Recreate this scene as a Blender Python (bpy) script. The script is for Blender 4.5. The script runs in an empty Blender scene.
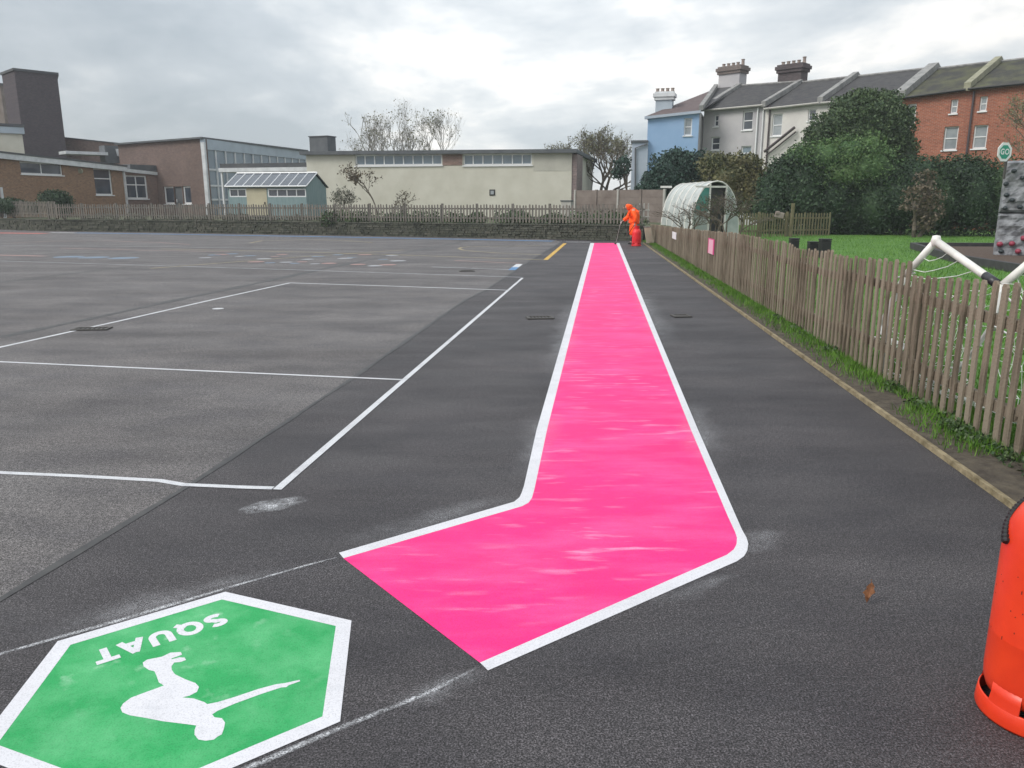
import bpy, math, random
import numpy as np
from mathutils import Vector, Matrix, noise
C = bpy.context.scene.collection
S = bpy.context.scene
R = math.radians
rnd = random.Random(7)

# ------------------------------------------------------------------ camera, sky, sun, exposure
FPX, HY, CAMH = 790.0, 201.0, 1.6
PITCH = math.atan((384-HY)/FPX)
cd = bpy.data.cameras.new('camera'); cam = bpy.data.objects.new('camera', cd); C.objects.link(cam)
cam.location = (0, 0, CAMH); cam.rotation_euler = (math.pi/2-PITCH, 0, 0)
cd.sensor_width = 36; cd.lens = FPX/1024*36; cd.clip_end = 2000; cd.clip_start = 0.05
S.camera = cam
SUN_EL, SUN_AZ = 42, -112          # degrees; azimuth clockwise from +Y
w = bpy.data.worlds.new("World"); S.world = w; w.use_nodes = True
nt = w.node_tree; nt.nodes.clear(); N = nt.nodes.new; L = nt.links.new
out = N('ShaderNodeOutputWorld'); bg = N('ShaderNodeBackground'); bg.inputs['Strength'].default_value = 0.1
L(bg.outputs[0], out.inputs[0])
sky = N('ShaderNodeTexSky'); sky.sky_type = 'NISHITA'; sky.sun_disc = False
sky.sun_elevation = R(SUN_EL); sky.sun_rotation = R(SUN_AZ); sky.dust_density = 2.0
tc = N('ShaderNodeTexCoord'); sep = N('ShaderNodeSeparateXYZ'); L(tc.outputs['Generated'], sep.inputs[0])
def wm(op, a, b=None, c=None):
    n = N('ShaderNodeMath'); n.operation = op
    for i, v in enumerate((a, b, c)):
        if v is None: continue
        if isinstance(v, (int, float)): n.inputs[i].default_value = v
        else: L(v, n.inputs[i])
    return n.outputs[0]
zz = wm('ADD', wm('MAXIMUM', sep.outputs[2], 0.0), 0.30)
cb = N('ShaderNodeCombineXYZ'); L(wm('DIVIDE', sep.outputs[0], zz), cb.inputs[0]); L(wm('DIVIDE', sep.outputs[1], zz), cb.inputs[1])
def wnoise(scale, detail, rough, dist=0.0, off=0.0):
    n = N('ShaderNodeTexNoise'); n.inputs['Scale'].default_value = scale; n.inputs['Detail'].default_value = detail
    n.inputs['Roughness'].default_value = rough; n.inputs['Distortion'].default_value = dist
    m = N('ShaderNodeMapping'); m.inputs['Location'].default_value = (off, off*0.7, off)
    L(cb.outputs[0], m.inputs[0]); L(m.outputs[0], n.inputs['Vector']); return n.outputs[0]
def wramp(v, stops):
    r = N('ShaderNodeValToRGB'); L(v, r.inputs[0]); e = r.color_ramp.elements
    e[0].position, e[0].color = stops[0][0], (*stops[0][1], 1); e[1].position, e[1].color = stops[-1][0], (*stops[-1][1], 1)
    for p, c in stops[1:-1]:
        x = e.new(p); x.color = (*c, 1)
    return r.outputs[0]
n1 = wnoise(1.1, 6, 0.55, 0.35, 3.3); n2 = wnoise(2.9, 5, 0.55, 0.2, 9.1)
cl = wm('ADD', wm('MULTIPLY', n1, 0.68), wm('MULTIPLY', n2, 0.32))
ccol = wramp(cl, [(0.38, (0.45, 0.50, 0.54)), (0.46, (0.55, 0.595, 0.63)), (0.53, (0.74, 0.765, 0.775)), (0.59, (1.04, 1.01, 0.965))])
# brighter veil where the cloud is thinner, and low over the horizon
sd = Vector((math.sin(R(SUN_AZ))*math.cos(R(SUN_EL)), math.cos(R(SUN_AZ))*math.cos(R(SUN_EL)), math.sin(R(SUN_EL))))
dp = N('ShaderNodeVectorMath'); dp.operation = 'DOT_PRODUCT'; L(tc.outputs['Generated'], dp.inputs[0]); dp.inputs[1].default_value = Vector((.0, 1, .17)).normalized()   # thinner cloud low in that part of the sky
glow = wm('POWER', wm('MAXIMUM', dp.outputs['Value'], 0.0), 12.0)
lowz = wm('POWER', wm('SUBTRACT', 1.0, wm('MAXIMUM', sep.outputs[2], 0.0)), 9.0)
gain = wm('ADD', wm('ADD', 5.7, wm('MULTIPLY', wm('MAXIMUM', sep.outputs[2], 0.0), 10.0)), wm('ADD', wm('MULTIPLY', glow, 2.3), wm('MULTIPLY', lowz, 1.2)))
vs = N('ShaderNodeVectorMath'); vs.operation = 'SCALE'; L(ccol, vs.inputs[0]); L(gain, vs.inputs['Scale'])
mx = N('ShaderNodeMix'); mx.data_type = 'RGBA'; mx.inputs[0].default_value = 0.88
L(sky.outputs[0], mx.inputs[6]); L(vs.outputs[0], mx.inputs[7]); L(mx.outputs[2], bg.inputs[0])
sl = bpy.data.lights.new('sun', 'SUN'); sl.energy = 1.5; sl.angle = R(24); sl.color = (1, 0.96, 0.9)
so = bpy.data.objects.new('sun', sl); C.objects.link(so); so.location = (0, 0, 40)
so.rotation_euler = (-sd).to_track_quat('-Z', 'Y').to_euler()
vw = S.view_settings; vw.view_transform = 'Standard'; vw.look = 'None'; vw.gamma = 1; vw.use_curve_mapping = False; vw.exposure = 0.47

# ------------------------------------------------------------------ measuring helpers
cp, sp = math.cos(PITCH), math.sin(PITCH)
def ray(px, py):
    x, u = (px-512)/FPX, -(py-384)/FPX
    return Vector((x, cp+u*sp, -sp+u*cp))
def G(px, py, z=0.0):
    d = ray(px, py); t = (z-CAMH)/d.z
    return Vector((d.x*t, d.y*t, z))
def at(px, py, Y):
    d = ray(px, py); t = Y/d.y
    return Vector((d.x*t, Y, CAMH+d.z*t))
class Fac:                       # a vertical facade through two plan points; u along it, d towards the viewer side
    def __init__(s, A, B):
        s.A = Vector((A[0], A[1])); B = Vector((B[0], B[1])); s.L = (B-s.A).length; s.d = (B-s.A)/s.L
        s.n = Vector((s.d.y, -s.d.x))
        s.ang = math.atan2(s.d.y, s.d.x)
    def uz(s, px, py):
        r = ray(px, py); den = r.x*s.n.x+r.y*s.n.y
        t = (s.A.x*s.n.x+s.A.y*s.n.y)/den
        P = Vector((r.x*t, r.y*t)); return ((P-s.A).dot(s.d), CAMH+r.z*t)
    def pt(s, u, d, z):
        p = s.A+s.d*u+s.n*d; return Vector((p.x, p.y, z))
def plan(px, Y, py=HY): p = at(px, py, Y); return (p.x, p.y)

# ------------------------------------------------------------------ mesh helpers
ORG = {}
class MB:
    def __init__(s): s.v = []; s.f = []
    def add(s, vs, fs):
        b = len(s.v); s.v += [tuple(v) for v in vs]; s.f += [tuple(b+i for i in f) for f in fs]; return s
    def hexa(s, p):              # 8 points: bottom 4, top 4
        return s.add(p, [(3, 2, 1, 0), (4, 5, 6, 7), (0, 1, 5, 4), (1, 2, 6, 5), (2, 3, 7, 6), (3, 0, 4, 7)])
    def box(s, c, sz, rz=0.0, M=None):
        x, y, z = sz[0]/2, sz[1]/2, sz[2]/2
        q = [Vector(a) for a in ((-x, -y, -z), (x, -y, -z), (x, y, -z), (-x, y, -z), (-x, -y, z), (x, -y, z), (x, y, z), (-x, y, z))]
        m = M if M is not None else Matrix.Rotation(rz, 3, 'Z')
        return s.hexa([m @ a+Vector(c) for a in q])
    def fbox(s, F, u0, u1, d0, d1, z0, z1):
        return s.hexa([F.pt(u0, d1, z0), F.pt(u1, d1, z0), F.pt(u1, d0, z0), F.pt(u0, d0, z0), F.pt(u0, d1, z1), F.pt(u1, d1, z1), F.pt(u1, d0, z1), F.pt(u0, d0, z1)])
    def prism(s, poly, z0, z1):
        n = len(poly); vs = [(p[0], p[1], z0) for p in poly]+[(p[0], p[1], z1) for p in poly]
        a = sum(poly[i][0]*poly[(i+1) % n][1]-poly[(i+1) % n][0]*poly[i][1] for i in range(n))
        if a < 0: vs = [(p[0], p[1], z0) for p in poly[::-1]]+[(p[0], p[1], z1) for p in poly[::-1]]
        return s.add(vs, [tuple(range(n))[::-1], tuple(range(n, 2*n))]+[(i, (i+1) % n, n+(i+1) % n, n+i) for i in range(n)])
    def flat(s, poly, z=None):
        vs = [(p[0], p[1], p[2] if z is None else z) for p in poly]; n = len(vs)
        a = sum(vs[i][0]*vs[(i+1) % n][1]-vs[(i+1) % n][0]*vs[i][1] for i in range(n))
        if a < 0: vs = vs[::-1]
        return s.add(vs, [tuple(range(n))])
    def tube(s, pts, r, n=8, cap=True):
        pts = [Vector(p) for p in pts]; rs = r if isinstance(r, (list, tuple)) else [r]*len(pts)
        vs = []
        up = None
        for i, p in enumerate(pts):
            t = (pts[min(i+1, len(pts)-1)]-pts[max(i-1, 0)])
            if t.length < 1e-9: t = Vector((0, 0, 1))
            t.normalize()
            if up is None:
                a = Vector((0, 0, 1)) if abs(t.z) < .9 else Vector((1, 0, 0)); up = t.cross(a).normalized()
            up = (up-t*up.dot(t)).normalized(); q = t.cross(up)
            for k in range(n):
                th = 2*math.pi*k/n; vs.append(p+(up*math.cos(th)+q*math.sin(th))*rs[i])
        fs = [(i*n+k, i*n+(k+1) % n, (i+1)*n+(k+1) % n, (i+1)*n+k) for i in range(len(pts)-1) for k in range(n)]
        if cap: fs += [tuple(range(n))[::-1], tuple((len(pts)-1)*n+k for k in range(n))]
        return s.add(vs, fs)
    def lathe(s, c, prof, n=32, a0=0, a1=360, closed=True):
        m = n if closed else n+1; vs = []
        for r, z in prof:
            for k in range(m):
                th = R(a0+(a1-a0)*k/n); vs.append((c[0]+r*math.cos(th), c[1]+r*math.sin(th), c[2]+z))
        fs = []
        for i in range(len(prof)-1):
            for k in range(n):
                k2 = (k+1) % m
                fs.append((i*m+k, i*m+k2, (i+1)*m+k2, (i+1)*m+k))
        return s.add(vs, fs)
    def build(s, name, mat, parent=None, org=None, smooth=False, bevel=0, **tags):
        po = Vector(ORG.get(parent.name, (0, 0, 0))) if parent else Vector((0, 0, 0))
        o_ = Vector(org) if org is not None else po
        me = bpy.data.meshes.new(name)
        me.from_pydata([(v[0]-o_.x, v[1]-o_.y, v[2]-o_.z) for v in s.v], [], s.f); me.update()
        o = bpy.data.objects.new(name, me); C.objects.link(o); o.location = o_-po
        if parent: o.parent = parent
        ORG[o.name] = tuple(o_); me.materials.append(mat)
        if smooth: me.shade_smooth()
        if bevel:
            b = o.modifiers.new('bevel', 'BEVEL'); b.width = bevel; b.segments = 2; b.limit_method = 'ANGLE'
        for k, v in tags.items(): o[k] = v
        return o
def mesh_np(name, V, F, mat, parent=None, org=None, **tags):      # V (n,3), F (m,k) numpy
    po = Vector(ORG.get(parent.name, (0, 0, 0))) if parent else Vector((0, 0, 0))
    o_ = Vector(org) if org is not None else po
    V = V-np.array(o_[:]); k = F.shape[1]; me = bpy.data.meshes.new(name)
    me.vertices.add(len(V)); me.vertices.foreach_set('co', V.astype(np.float32).ravel())
    me.loops.add(F.size); me.loops.foreach_set('vertex_index', F.astype(np.int32).ravel())
    me.polygons.add(len(F)); me.polygons.foreach_set('loop_start', np.arange(0, F.size, k, dtype=np.int32))
    me.update(calc_edges=True); me.validate()
    o = bpy.data.objects.new(name, me); C.objects.link(o); o.location = o_-po
    if parent: o.parent = parent
    ORG[o.name] = tuple(o_); me.materials.append(mat)
    for a, b in tags.items(): o[a] = b
    return o
def thing(name, label, cat, loc=(0, 0, 0), group=None):
    o = bpy.data.objects.new(name, None); C.objects.link(o); o.location = loc; o.empty_display_size = .1
    ORG[o.name] = tuple(loc); o['label'] = label; o['category'] = cat
    if group: o['group'] = group
    return o
def T(label, cat, group=None):
    d = dict(label=label, category=cat)
    if group: d['group'] = group
    return d

# ------------------------------------------------------------------ materials
def mat(name, col, rough=0.8, metal=0.0, spec=0.5, var=None, vscale=4.0, vec=None, bump=0.0, bscale=60.0, detail=6, lo=.35, hi=.65, island=None, trans=0.0):
    m = bpy.data.materials.new(name); m.use_nodes = True; t = m.node_tree; b = t.nodes['Principled BSDF']
    b.inputs['Roughness'].default_value = rough; b.inputs['Metallic'].default_value = metal; b.inputs['Specular IOR Level'].default_value = spec
    b.inputs['Base Color'].default_value = (*col, 1)
    g = t.nodes.new('ShaderNodeNewGeometry')
    if var is not None:
        n = t.nodes.new('ShaderNodeTexNoise'); n.inputs['Scale'].default_value = vscale; n.inputs['Detail'].default_value = detail; n.inputs['Roughness'].default_value = .6
        src = g.outputs['Position']
        if vec is not None:
            mp = t.nodes.new('ShaderNodeMapping'); mp.inputs['Scale'].default_value = vec; t.links.new(src, mp.inputs[0]); src = mp.outputs[0]
        t.links.new(src, n.inputs['Vector'])
        r = t.nodes.new('ShaderNodeValToRGB'); t.links.new(n.outputs[0], r.inputs[0])
        r.color_ramp.elements[0].position = lo; r.color_ramp.elements[1].position = hi
        r.color_ramp.elements[0].color = (*col, 1); r.color_ramp.elements[1].color = (*var, 1)
        cur = r.outputs[0]
        if island is not None:
            x = t.nodes.new('ShaderNodeMix'); x.data_type = 'RGBA'; x.inputs[7].default_value = (*island, 1)
            mm = t.nodes.new('ShaderNodeMath'); mm.operation = 'POWER'; mm.inputs[1].default_value = 2.0
            t.links.new(g.outputs['Random Per Island'], mm.inputs[0]); t.links.new(mm.outputs[0], x.inputs[0]); t.links.new(cur, x.inputs[6]); cur = x.outputs[2]
        t.links.new(cur, b.inputs['Base Color'])
    if bump:
        n = t.nodes.new('ShaderNodeTexNoise'); n.inputs['Scale'].default_value = bscale; n.inputs['Detail'].default_value = 4
        t.links.new(g.outputs['Position'], n.inputs['Vector'])
        q = t.nodes.new('ShaderNodeBump'); q.inputs['Strength'].default_value = bump; q.inputs['Distance'].default_value = .02
        t.links.new(n.outputs[0], q.inputs['Height']); t.links.new(q.outputs[0], b.inputs['Normal'])
    return m
def ramp(t, src, stops):
    r = t.nodes.new('ShaderNodeValToRGB'); t.links.new(src, r.inputs[0]); e = r.color_ramp.elements
    e[0].position, e[0].color = stops[0][0], (*stops[0][1], 1); e[1].position, e[1].color = stops[-1][0], (*stops[-1][1], 1)
    for p, c in stops[1:-1]:
        x = e.new(p); x.color = (*c, 1)
    return r.outputs[0]
def nz(t, src, scale, detail=4, rough=.6, vec=None, rot=0, typ='ShaderNodeTexNoise'):
    if vec is not None:
        mp = t.nodes.new('ShaderNodeMapping'); mp.inputs['Scale'].default_value = vec; mp.inputs['Rotation'].default_value = (0, 0, rot); t.links.new(src, mp.inputs[0]); src = mp.outputs[0]
    n = t.nodes.new(typ); n.inputs['Scale'].default_value = scale
    if typ == 'ShaderNodeTexNoise': n.inputs['Detail'].default_value = detail; n.inputs['Roughness'].default_value = rough
    t.links.new(src, n.inputs['Vector']); return n.outputs[0]
def mixc(t, f, a, b, typ='MIX'):
    x = t.nodes.new('ShaderNodeMix'); x.data_type = 'RGBA'; x.blend_type = typ
    for s, i in ((f, 0), (a, 6), (b, 7)):
        if isinstance(s, (int, float)): x.inputs[i].default_value = s
        elif isinstance(s, tuple): x.inputs[i].default_value = (*s, 1)
        else: t.links.new(s, x.inputs[i])
    return x.outputs[2]
def asphalt(name, dark, light, fine, spec):
    m = bpy.data.materials.new(name); m.use_nodes = True; t = m.node_tree; b = t.nodes['Principled BSDF']
    g = t.nodes.new('ShaderNodeNewGeometry').outputs['Position']
    big = ramp(t, nz(t, g, .55, 5, .6, (.6, 1.6, 1), .1), [(.36, dark), (.64, light)])
    st = nz(t, g, 1.1, 6, .68, (1, 1.5, 1), .1); stc = ramp(t, st, [(.38, (0.80, .80, .83)), (.5, (.98,)*3), (.64, (1.16, 1.15, 1.14))])
    c = mixc(t, 1.0, big, stc, 'MULTIPLY')
    sp1 = ramp(t, nz(t, g, 150, 4, .85), [(.42, (.08,)*3), (.50, (.85,)*3), (.60, (fine,)*3)])
    c = mixc(t, 1.0, c, sp1, 'MULTIPLY')
    sp2 = ramp(t, nz(t, g, 42, 4, .75), [(.36, (.62,)*3), (.66, (1.4,)*3)])
    c = mixc(t, 1.0, c, sp2, 'MULTIPLY')
    t.links.new(c, b.inputs['Base Color']); b.inputs['Specular IOR Level'].default_value = spec
    rr = ramp(t, nz(t, g, .9, 4, .6, (.5, 1.8, 1)), [(.35, (.66,)*3), (.65, (.78,)*3)]); t.links.new(rr, b.inputs['Roughness'])
    q = t.nodes.new('ShaderNodeBump'); q.inputs['Strength'].default_value = .55; q.inputs['Distance'].default_value = .006
    t.links.new(nz(t, g, 140, 3, .6), q.inputs['Height']); t.links.new(q.outputs[0], b.inputs['Normal'])
    return m
def paint(name, col, wear, lo, hi, rough=.55, vec=(1, 1, 1), scale=3.0, grit=.12, streak=None, rot=0.0):
    m = bpy.data.materials.new(name); m.use_nodes = True; t = m.node_tree; b = t.nodes['Principled BSDF']
    g = t.nodes.new('ShaderNodeNewGeometry').outputs['Position']
    c = ramp(t, nz(t, g, scale, 6, .62, vec, rot), [(lo, col), (hi, wear)])
    if streak:
        c2 = ramp(t, nz(t, g, streak[0], 3, .5, streak[1], rot), [(streak[2], (0, 0, 0)), (streak[3], (1, 1, 1))])
        c3 = ramp(t, nz(t, g, .8, 3, .5), [(.42, (0, 0, 0)), (.6, (1, 1, 1))])
        mm = mixc(t, 1.0, c2, c3, 'MULTIPLY'); c = mixc(t, mm, c, streak[4])
    gr = ramp(t, nz(t, g, 190, 2, .6), [(.33, (1-grit*2.5,)*3), (.5, (1,)*3)])
    gr2 = ramp(t, nz(t, g, 1.3, 5, .7), [(.35, (.90,)*3), (.6, (1.0,)*3)])
    c = mixc(t, 1.0, c, gr, 'MULTIPLY'); c = mixc(t, 1.0, c, gr2, 'MULTIPLY')
    t.links.new(c, b.inputs['Base Color']); b.inputs['Roughness'].default_value = rough; b.inputs['Specular IOR Level'].default_value = .2
    q = t.nodes.new('ShaderNodeBump'); q.inputs['Strength'].default_value = .3; q.inputs['Distance'].default_value = .004
    t.links.new(nz(t, g, 140, 3, .6), q.inputs['Height']); t.links.new(q.outputs[0], b.inputs['Normal'])
    return m
def brick(name, c1, c2, mortar, ang=0.0, stain=(.6, .6, .6), bw=.225, bh=.075):
    m = bpy.data.materials.new(name); m.use_nodes = True; t = m.node_tree; b = t.nodes['Principled BSDF']
    g = t.nodes.new('ShaderNodeNewGeometry').outputs['Position']
    v = t.nodes.new('ShaderNodeVectorRotate'); v.rotation_type = 'Z_AXIS'; v.inputs['Angle'].default_value = -ang; t.links.new(g, v.inputs['Vector'])
    s = t.nodes.new('ShaderNodeSeparateXYZ'); t.links.new(v.outputs[0], s.inputs[0])
    k = t.nodes.new('ShaderNodeCombineXYZ'); t.links.new(s.outputs[0], k.inputs[0]); t.links.new(s.outputs[2], k.inputs[1])
    br = t.nodes.new('ShaderNodeTexBrick'); br.inputs['Scale'].default_value = 1; br.inputs['Brick Width'].default_value = bw; br.inputs['Row Height'].default_value = bh
    br.inputs['Mortar Size'].default_value = .009; br.inputs['Color1'].default_value = (*c1, 1); br.inputs['Color2'].default_value = (*c2, 1); br.inputs['Mortar'].default_value = (*mortar, 1)
    br.inputs['Bias'].default_value = 0
    t.links.new(k.outputs[0], br.inputs['Vector'])
    st = ramp(t, nz(t, g, .5, 5, .6), [(.3, tuple(.5+.5*q for q in stain)), (.65, (1.04,)*3)])
    st2 = ramp(t, nz(t, g, 5, 4, .7, (1, 1, 2.2)), [(.35, (.8,)*3), (.65, (1.12,)*3)])
    c = mixc(t, 1.0, br.outputs['Color'], st, 'MULTIPLY'); c = mixc(t, 1.0, c, st2, 'MULTIPLY')
    t.links.new(c, b.inputs['Base Color']); b.inputs['Roughness'].default_value = .9; b.inputs['Specular IOR Level'].default_value = .2
    return m
def dust(name, col, dens, scale=14, lo=.45, hi=.75, fall=1.0):
    """thin broken film of paint or chalk: noise cuts it, what lies below shows between; fades to the sheet's UV rim"""
    m = bpy.data.materials.new(name); m.use_nodes = True; t = m.node_tree; b = t.nodes['Principled BSDF']
    g = t.nodes.new('ShaderNodeNewGeometry').outputs['Position']
    b.inputs['Base Color'].default_value = (*col, 1); b.inputs['Roughness'].default_value = .8
    a = ramp(t, nz(t, g, scale, 5, .7), [(lo, (0, 0, 0)), (hi, (1, 1, 1))])
    a2 = ramp(t, nz(t, g, 160, 2, .6), [(.38, (.15,)*3), (.6, (1,)*3)])
    a = mixc(t, 1.0, a, a2, 'MULTIPLY')
    uv = t.nodes.new('ShaderNodeUVMap'); uv.uv_map = 'rim'; s = t.nodes.new('ShaderNodeSeparateXYZ'); t.links.new(uv.outputs[0], s.inputs[0])
    p = t.nodes.new('ShaderNodeMath'); p.operation = 'POWER'; p.inputs[1].default_value = fall; t.links.new(s.outputs[0], p.inputs[0])
    a = mixc(t, 1.0, a, p.outputs[0], 'MULTIPLY')
    k = t.nodes.new('ShaderNodeMath'); k.operation = 'MULTIPLY'; k.inputs[1].default_value = dens; t.links.new(a, k.inputs[0])
    t.links.new(k.outputs[0], b.inputs['Alpha']); return m

M = {}
M['asph_new'] = asphalt('asphalt_dark', (.027, .0245, .0275), (.050, .046, .049), 3.4, .5)
M['asph_old'] = asphalt('asphalt_worn', (.086, .079, .080), (.136, .127, .127), 2.0, .5)
M['seam'] = mat('tar_seam', (.03, .03, .033), .6, var=(.06, .06, .06), vscale=8)
M['white'] = paint('white_line_paint', (.66, .66, .70), (.55, .56, .60), .55, .8, scale=9, grit=.08)
M['court'] = paint('court_line_paint', (.62, .63, .66), (.42, .42, .45), .5, .8, scale=6, grit=.15)
M['faint'] = paint('worn_line_paint', (.42, .43, .46), (.22, .22, .23), .42, .7, scale=5, grit=.2)
M['pink'] = paint('pink_paint', (.93, .028, .220), (.98, .09, .32), .44, .72, vec=(.6, 1.8, 1), scale=2.0, rot=-.2, grit=.12,
                  streak=(4.6, (.7, 3.4, 1), .57, .80, (1.0, .44, .66)))
M['green'] = paint('green_paint', (.030, .34, .105), (.115, .46, .20), .40, .72, scale=4.5, grit=.09, streak=(11, (1, 1, 1), .60, .74, (.33, .58, .40)))
M['yellow'] = paint('yellow_paint', (.62, .38, .07), (.35, .27, .12), .5, .8)
M['yellow_faint'] = paint('worn_yellow_paint', (.34, .28, .16), (.2, .18, .14), .45, .7)
M['blue'] = paint('blue_paint', (.10, .24, .46), (.16, .24, .34), .5, .8)
M['blue_faint'] = paint('worn_blue_paint', (.17, .25, .35), (.17, .19, .22), .42, .62, scale=5)
M['red_line'] = paint('red_paint', (.50, .13, .11), (.32, .16, .14), .5, .8)
M['red_faint'] = paint('worn_red_paint', (.36, .22, .2), (.22, .17, .17), .45, .7)
M['spray'] = dust('overspray', (.75, .76, .8), .34, 5, .30, .75, 1.2)
M['chalk'] = dust('chalk', (.78, .8, .84), .8, 16, .3, .6, .7)
M['soil'] = mat('soil', (.045, .036, .028), .95, var=(.09, .075, .055), vscale=9, bump=.8, bscale=30)
M['lawn'] = mat('lawn', (.05, .14, .018), .9, var=(.085, .20, .026), vscale=1.2, bump=.6, bscale=40)
M['rough_grass'] = mat('rough_ground', (.05, .075, .025), .95, var=(.08, .085, .05), vscale=1.5)
M['blade'] = mat('grass_blades', (.040, .115, .012), .6, spec=.25, var=(.075, .185, .02), vscale=1.3, island=(.15, .29, .04))
M['kerb'] = mat('kerb_timber', (.15, .12, .065), .85, var=(.32, .265, .165), vscale=9, bump=.9, bscale=30)
M['pale'] = mat('weathered_pale', (.085, .068, .048), .85, spec=.25, var=(.225, .185, .138), vscale=5, vec=(3, 3, .7), bump=.4, bscale=60, island=(.26, .222, .17))
M['pale_far'] = mat('far_fence_wood', (.10, .095, .085), .9, spec=.2, var=(.19, .18, .16), vscale=5, vec=(3, 3, .8), island=(.20, .18, .155))
M['pale_green'] = mat('mossy_fence_wood', (.11, .10, .06), .9, spec=.2, var=(.2, .18, .11), vscale=5, vec=(3, 3, .8), island=(.22, .2, .12))
M['stone'] = mat('retaining_stone', (.03, .034, .028), .95, var=(.08, .085, .062), vscale=3, bump=1, bscale=9, lo=.3, hi=.7, island=(.10, .10, .08))
M['cream'] = mat('cream_render', (.52, .505, .43), .9, spec=.2, var=(.60, .585, .51), vscale=.8)
M['cream_dirty'] = mat('grey_cream_render', (.42, .41, .36), .9, spec=.2, var=(.50, .49, .43), vscale=1)
M['fascia'] = mat('dark_fascia', (.075, .085, .095), .7, var=(.11, .12, .13), vscale=2)
M['wfascia'] = mat('white_fascia', (.66, .68, .70), .6, var=(.5, .52, .54), vscale=2)
M['gfascia'] = mat('grey_panel', (.40, .47, .53), .6, var=(.34, .40, .46), vscale=1)
M['roofdark'] = mat('felt_roof', (.06, .065, .075), .8, var=(.09, .095, .1), vscale=1)
M['pvc'] = mat('white_frame', (.74, .75, .76), .4)
M['glass'] = mat('window_glass', (.035, .045, .06), .06, spec=1.0, var=(.06, .075, .10), vscale=.7)
M['glass_blue'] = mat('sky_painted_glass', (.12, .175, .22), .12, spec=1.0, var=(.19, .25, .30), vscale=.5)  # blue-grey of the reflected sky is painted into this glass colour
M['glass_pale'] = mat('curtained_glass', (.33, .36, .38), .12, spec=.8, var=(.22, .25, .27), vscale=1.4)
M['slate'] = mat('roof_slate', (.055, .055, .062), .75, spec=.3, var=(.10, .10, .10), vscale=2.4, vec=(1, 1, 3), lo=.3, hi=.7)
M['slate_moss'] = mat('mossy_slate', (.06, .06, .058), .8, spec=.3, var=(.12, .125, .075), vscale=1.1, lo=.4, hi=.65)
M['slate_red'] = mat('reddish_tiles', (.10, .075, .075), .8, spec=.3, var=(.14, .11, .11), vscale=2)
M['bluewall'] = mat('pale_blue_render', (.25, .39, .59), .85, spec=.2, var=(.30, .44, .64), vscale=.7)
M['bluegrey'] = mat('blue_grey_render', (.36, .42, .50), .85, spec=.2, var=(.42, .47, .54), vscale=.7)
M['greywall'] = mat('grey_render', (.40, .39, .41), .9, spec=.2, var=(.47, .46, .47), vscale=.8)
M['whitewall'] = mat('off_white_render', (.56, .54, .52), .9, spec=.2, var=(.66, .64, .61), vscale=.7)
M['coping'] = mat('lead_grey_coping', (.17, .17, .17), .8, var=(.29, .29, .28), vscale=3)
M['coping_moss'] = mat('mossy_coping', (.20, .20, .14), .85, var=(.30, .29, .21), vscale=3)
M['pot'] = mat('chimney_pot_clay', (.22, .17, .15), .8, var=(.32, .27, .24), vscale=6)
M['black'] = mat('black_plastic', (.012, .012, .014), .55)
M['dark_metal'] = mat('dark_iron', (.07, .067, .065), .8, .1, var=(.08, .075, .07), vscale=20)
M['pipe'] = mat('brown_downpipe', (.07, .055, .06), .6)
M['teal'] = mat('teal_boards', (.19, .27, .28), .8, spec=.3, var=(.24, .32, .33), vscale=2, vec=(6, 6, 1))
M['door_yellow'] = mat('cream_yellow_door', (.52, .48, .34), .7, var=(.46, .42, .30), vscale=2)
M['concrete'] = mat('concrete_panel', (.17, .14, .125), .9, spec=.2, var=(.235, .20, .18), vscale=1.5)
M['concrete_grey'] = mat('pale_concrete', (.34, .33, .31), .9, var=(.42, .41, .38), vscale=3)
M['board'] = mat('pale_board', (.47, .43, .33), .8, var=(.4, .36, .27), vscale=3)
M['orange'] = mat('orange_enamel', (.78, .052, .012), .36, spec=.5, var=(.66, .036, .010), vscale=6, bump=.04, bscale=25)
M['scuff'] = mat('paint_scuffs', (.10, .015, .01), .8)
M['red'] = mat('red_enamel', (.72, .02, .025), .4, spec=.4, var=(.6, .02, .03), vscale=8)
M['hivis'] = mat('orange_waterproofs', (1.0, .12, .008), .6, spec=.3, var=(.9, .09, .006), vscale=9, bump=.6, bscale=22)
M['hivis_stripe'] = mat('reflective_tape', (.75, .72, .62), .3, .2)
M['boot'] = mat('black_rubber_boot', (.012, .012, .013), .5)
M['glove'] = mat('grey_glove', (.35, .33, .33), .8)
M['skin'] = mat('skin', (.42, .25, .18), .6)
M['hair'] = mat('dark_hair', (.03, .02, .015), .7)
M['bark'] = mat('tree_bark', (.10, .085, .068), .95, spec=.15, var=(.15, .13, .105), vscale=6)
M['bark_pale'] = mat('pale_bark', (.17, .155, .13), .95, spec=.15, var=(.22, .2, .17), vscale=5)
M['poly'] = mat('polythene', (.34, .38, .37), .45, spec=.4, var=(.47, .50, .49), vscale=2.2, bump=.5, bscale=5)
M['netting'] = mat('green_netting', (.05, .22, .19), .7, var=(.07, .27, .23), vscale=3)
M['plast_white'] = mat('white_pipe_plastic', (.74, .73, .70), .38, var=(.62, .61, .57), vscale=8)
M['net'] = mat('white_cord', (.72, .73, .72), .8)
M['tape'] = mat('black_tape', (.02, .02, .025), .4)
M['rock'] = mat('moulded_grey_rock', (.11, .115, .13), .8, spec=.4, var=(.29, .30, .32), vscale=5.5, bump=1.0, bscale=7, lo=.3, hi=.7)
M['hold_red'] = mat('red_hold', (.26, .03, .06), .5)
M['hold_dark'] = mat('dark_hold', (.02, .03, .035), .5)
M['sign_green'] = mat('sign_green', (.02, .30, .20), .5)
M['sign_white'] = mat('sign_white', (.78, .80, .80), .5)
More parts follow.
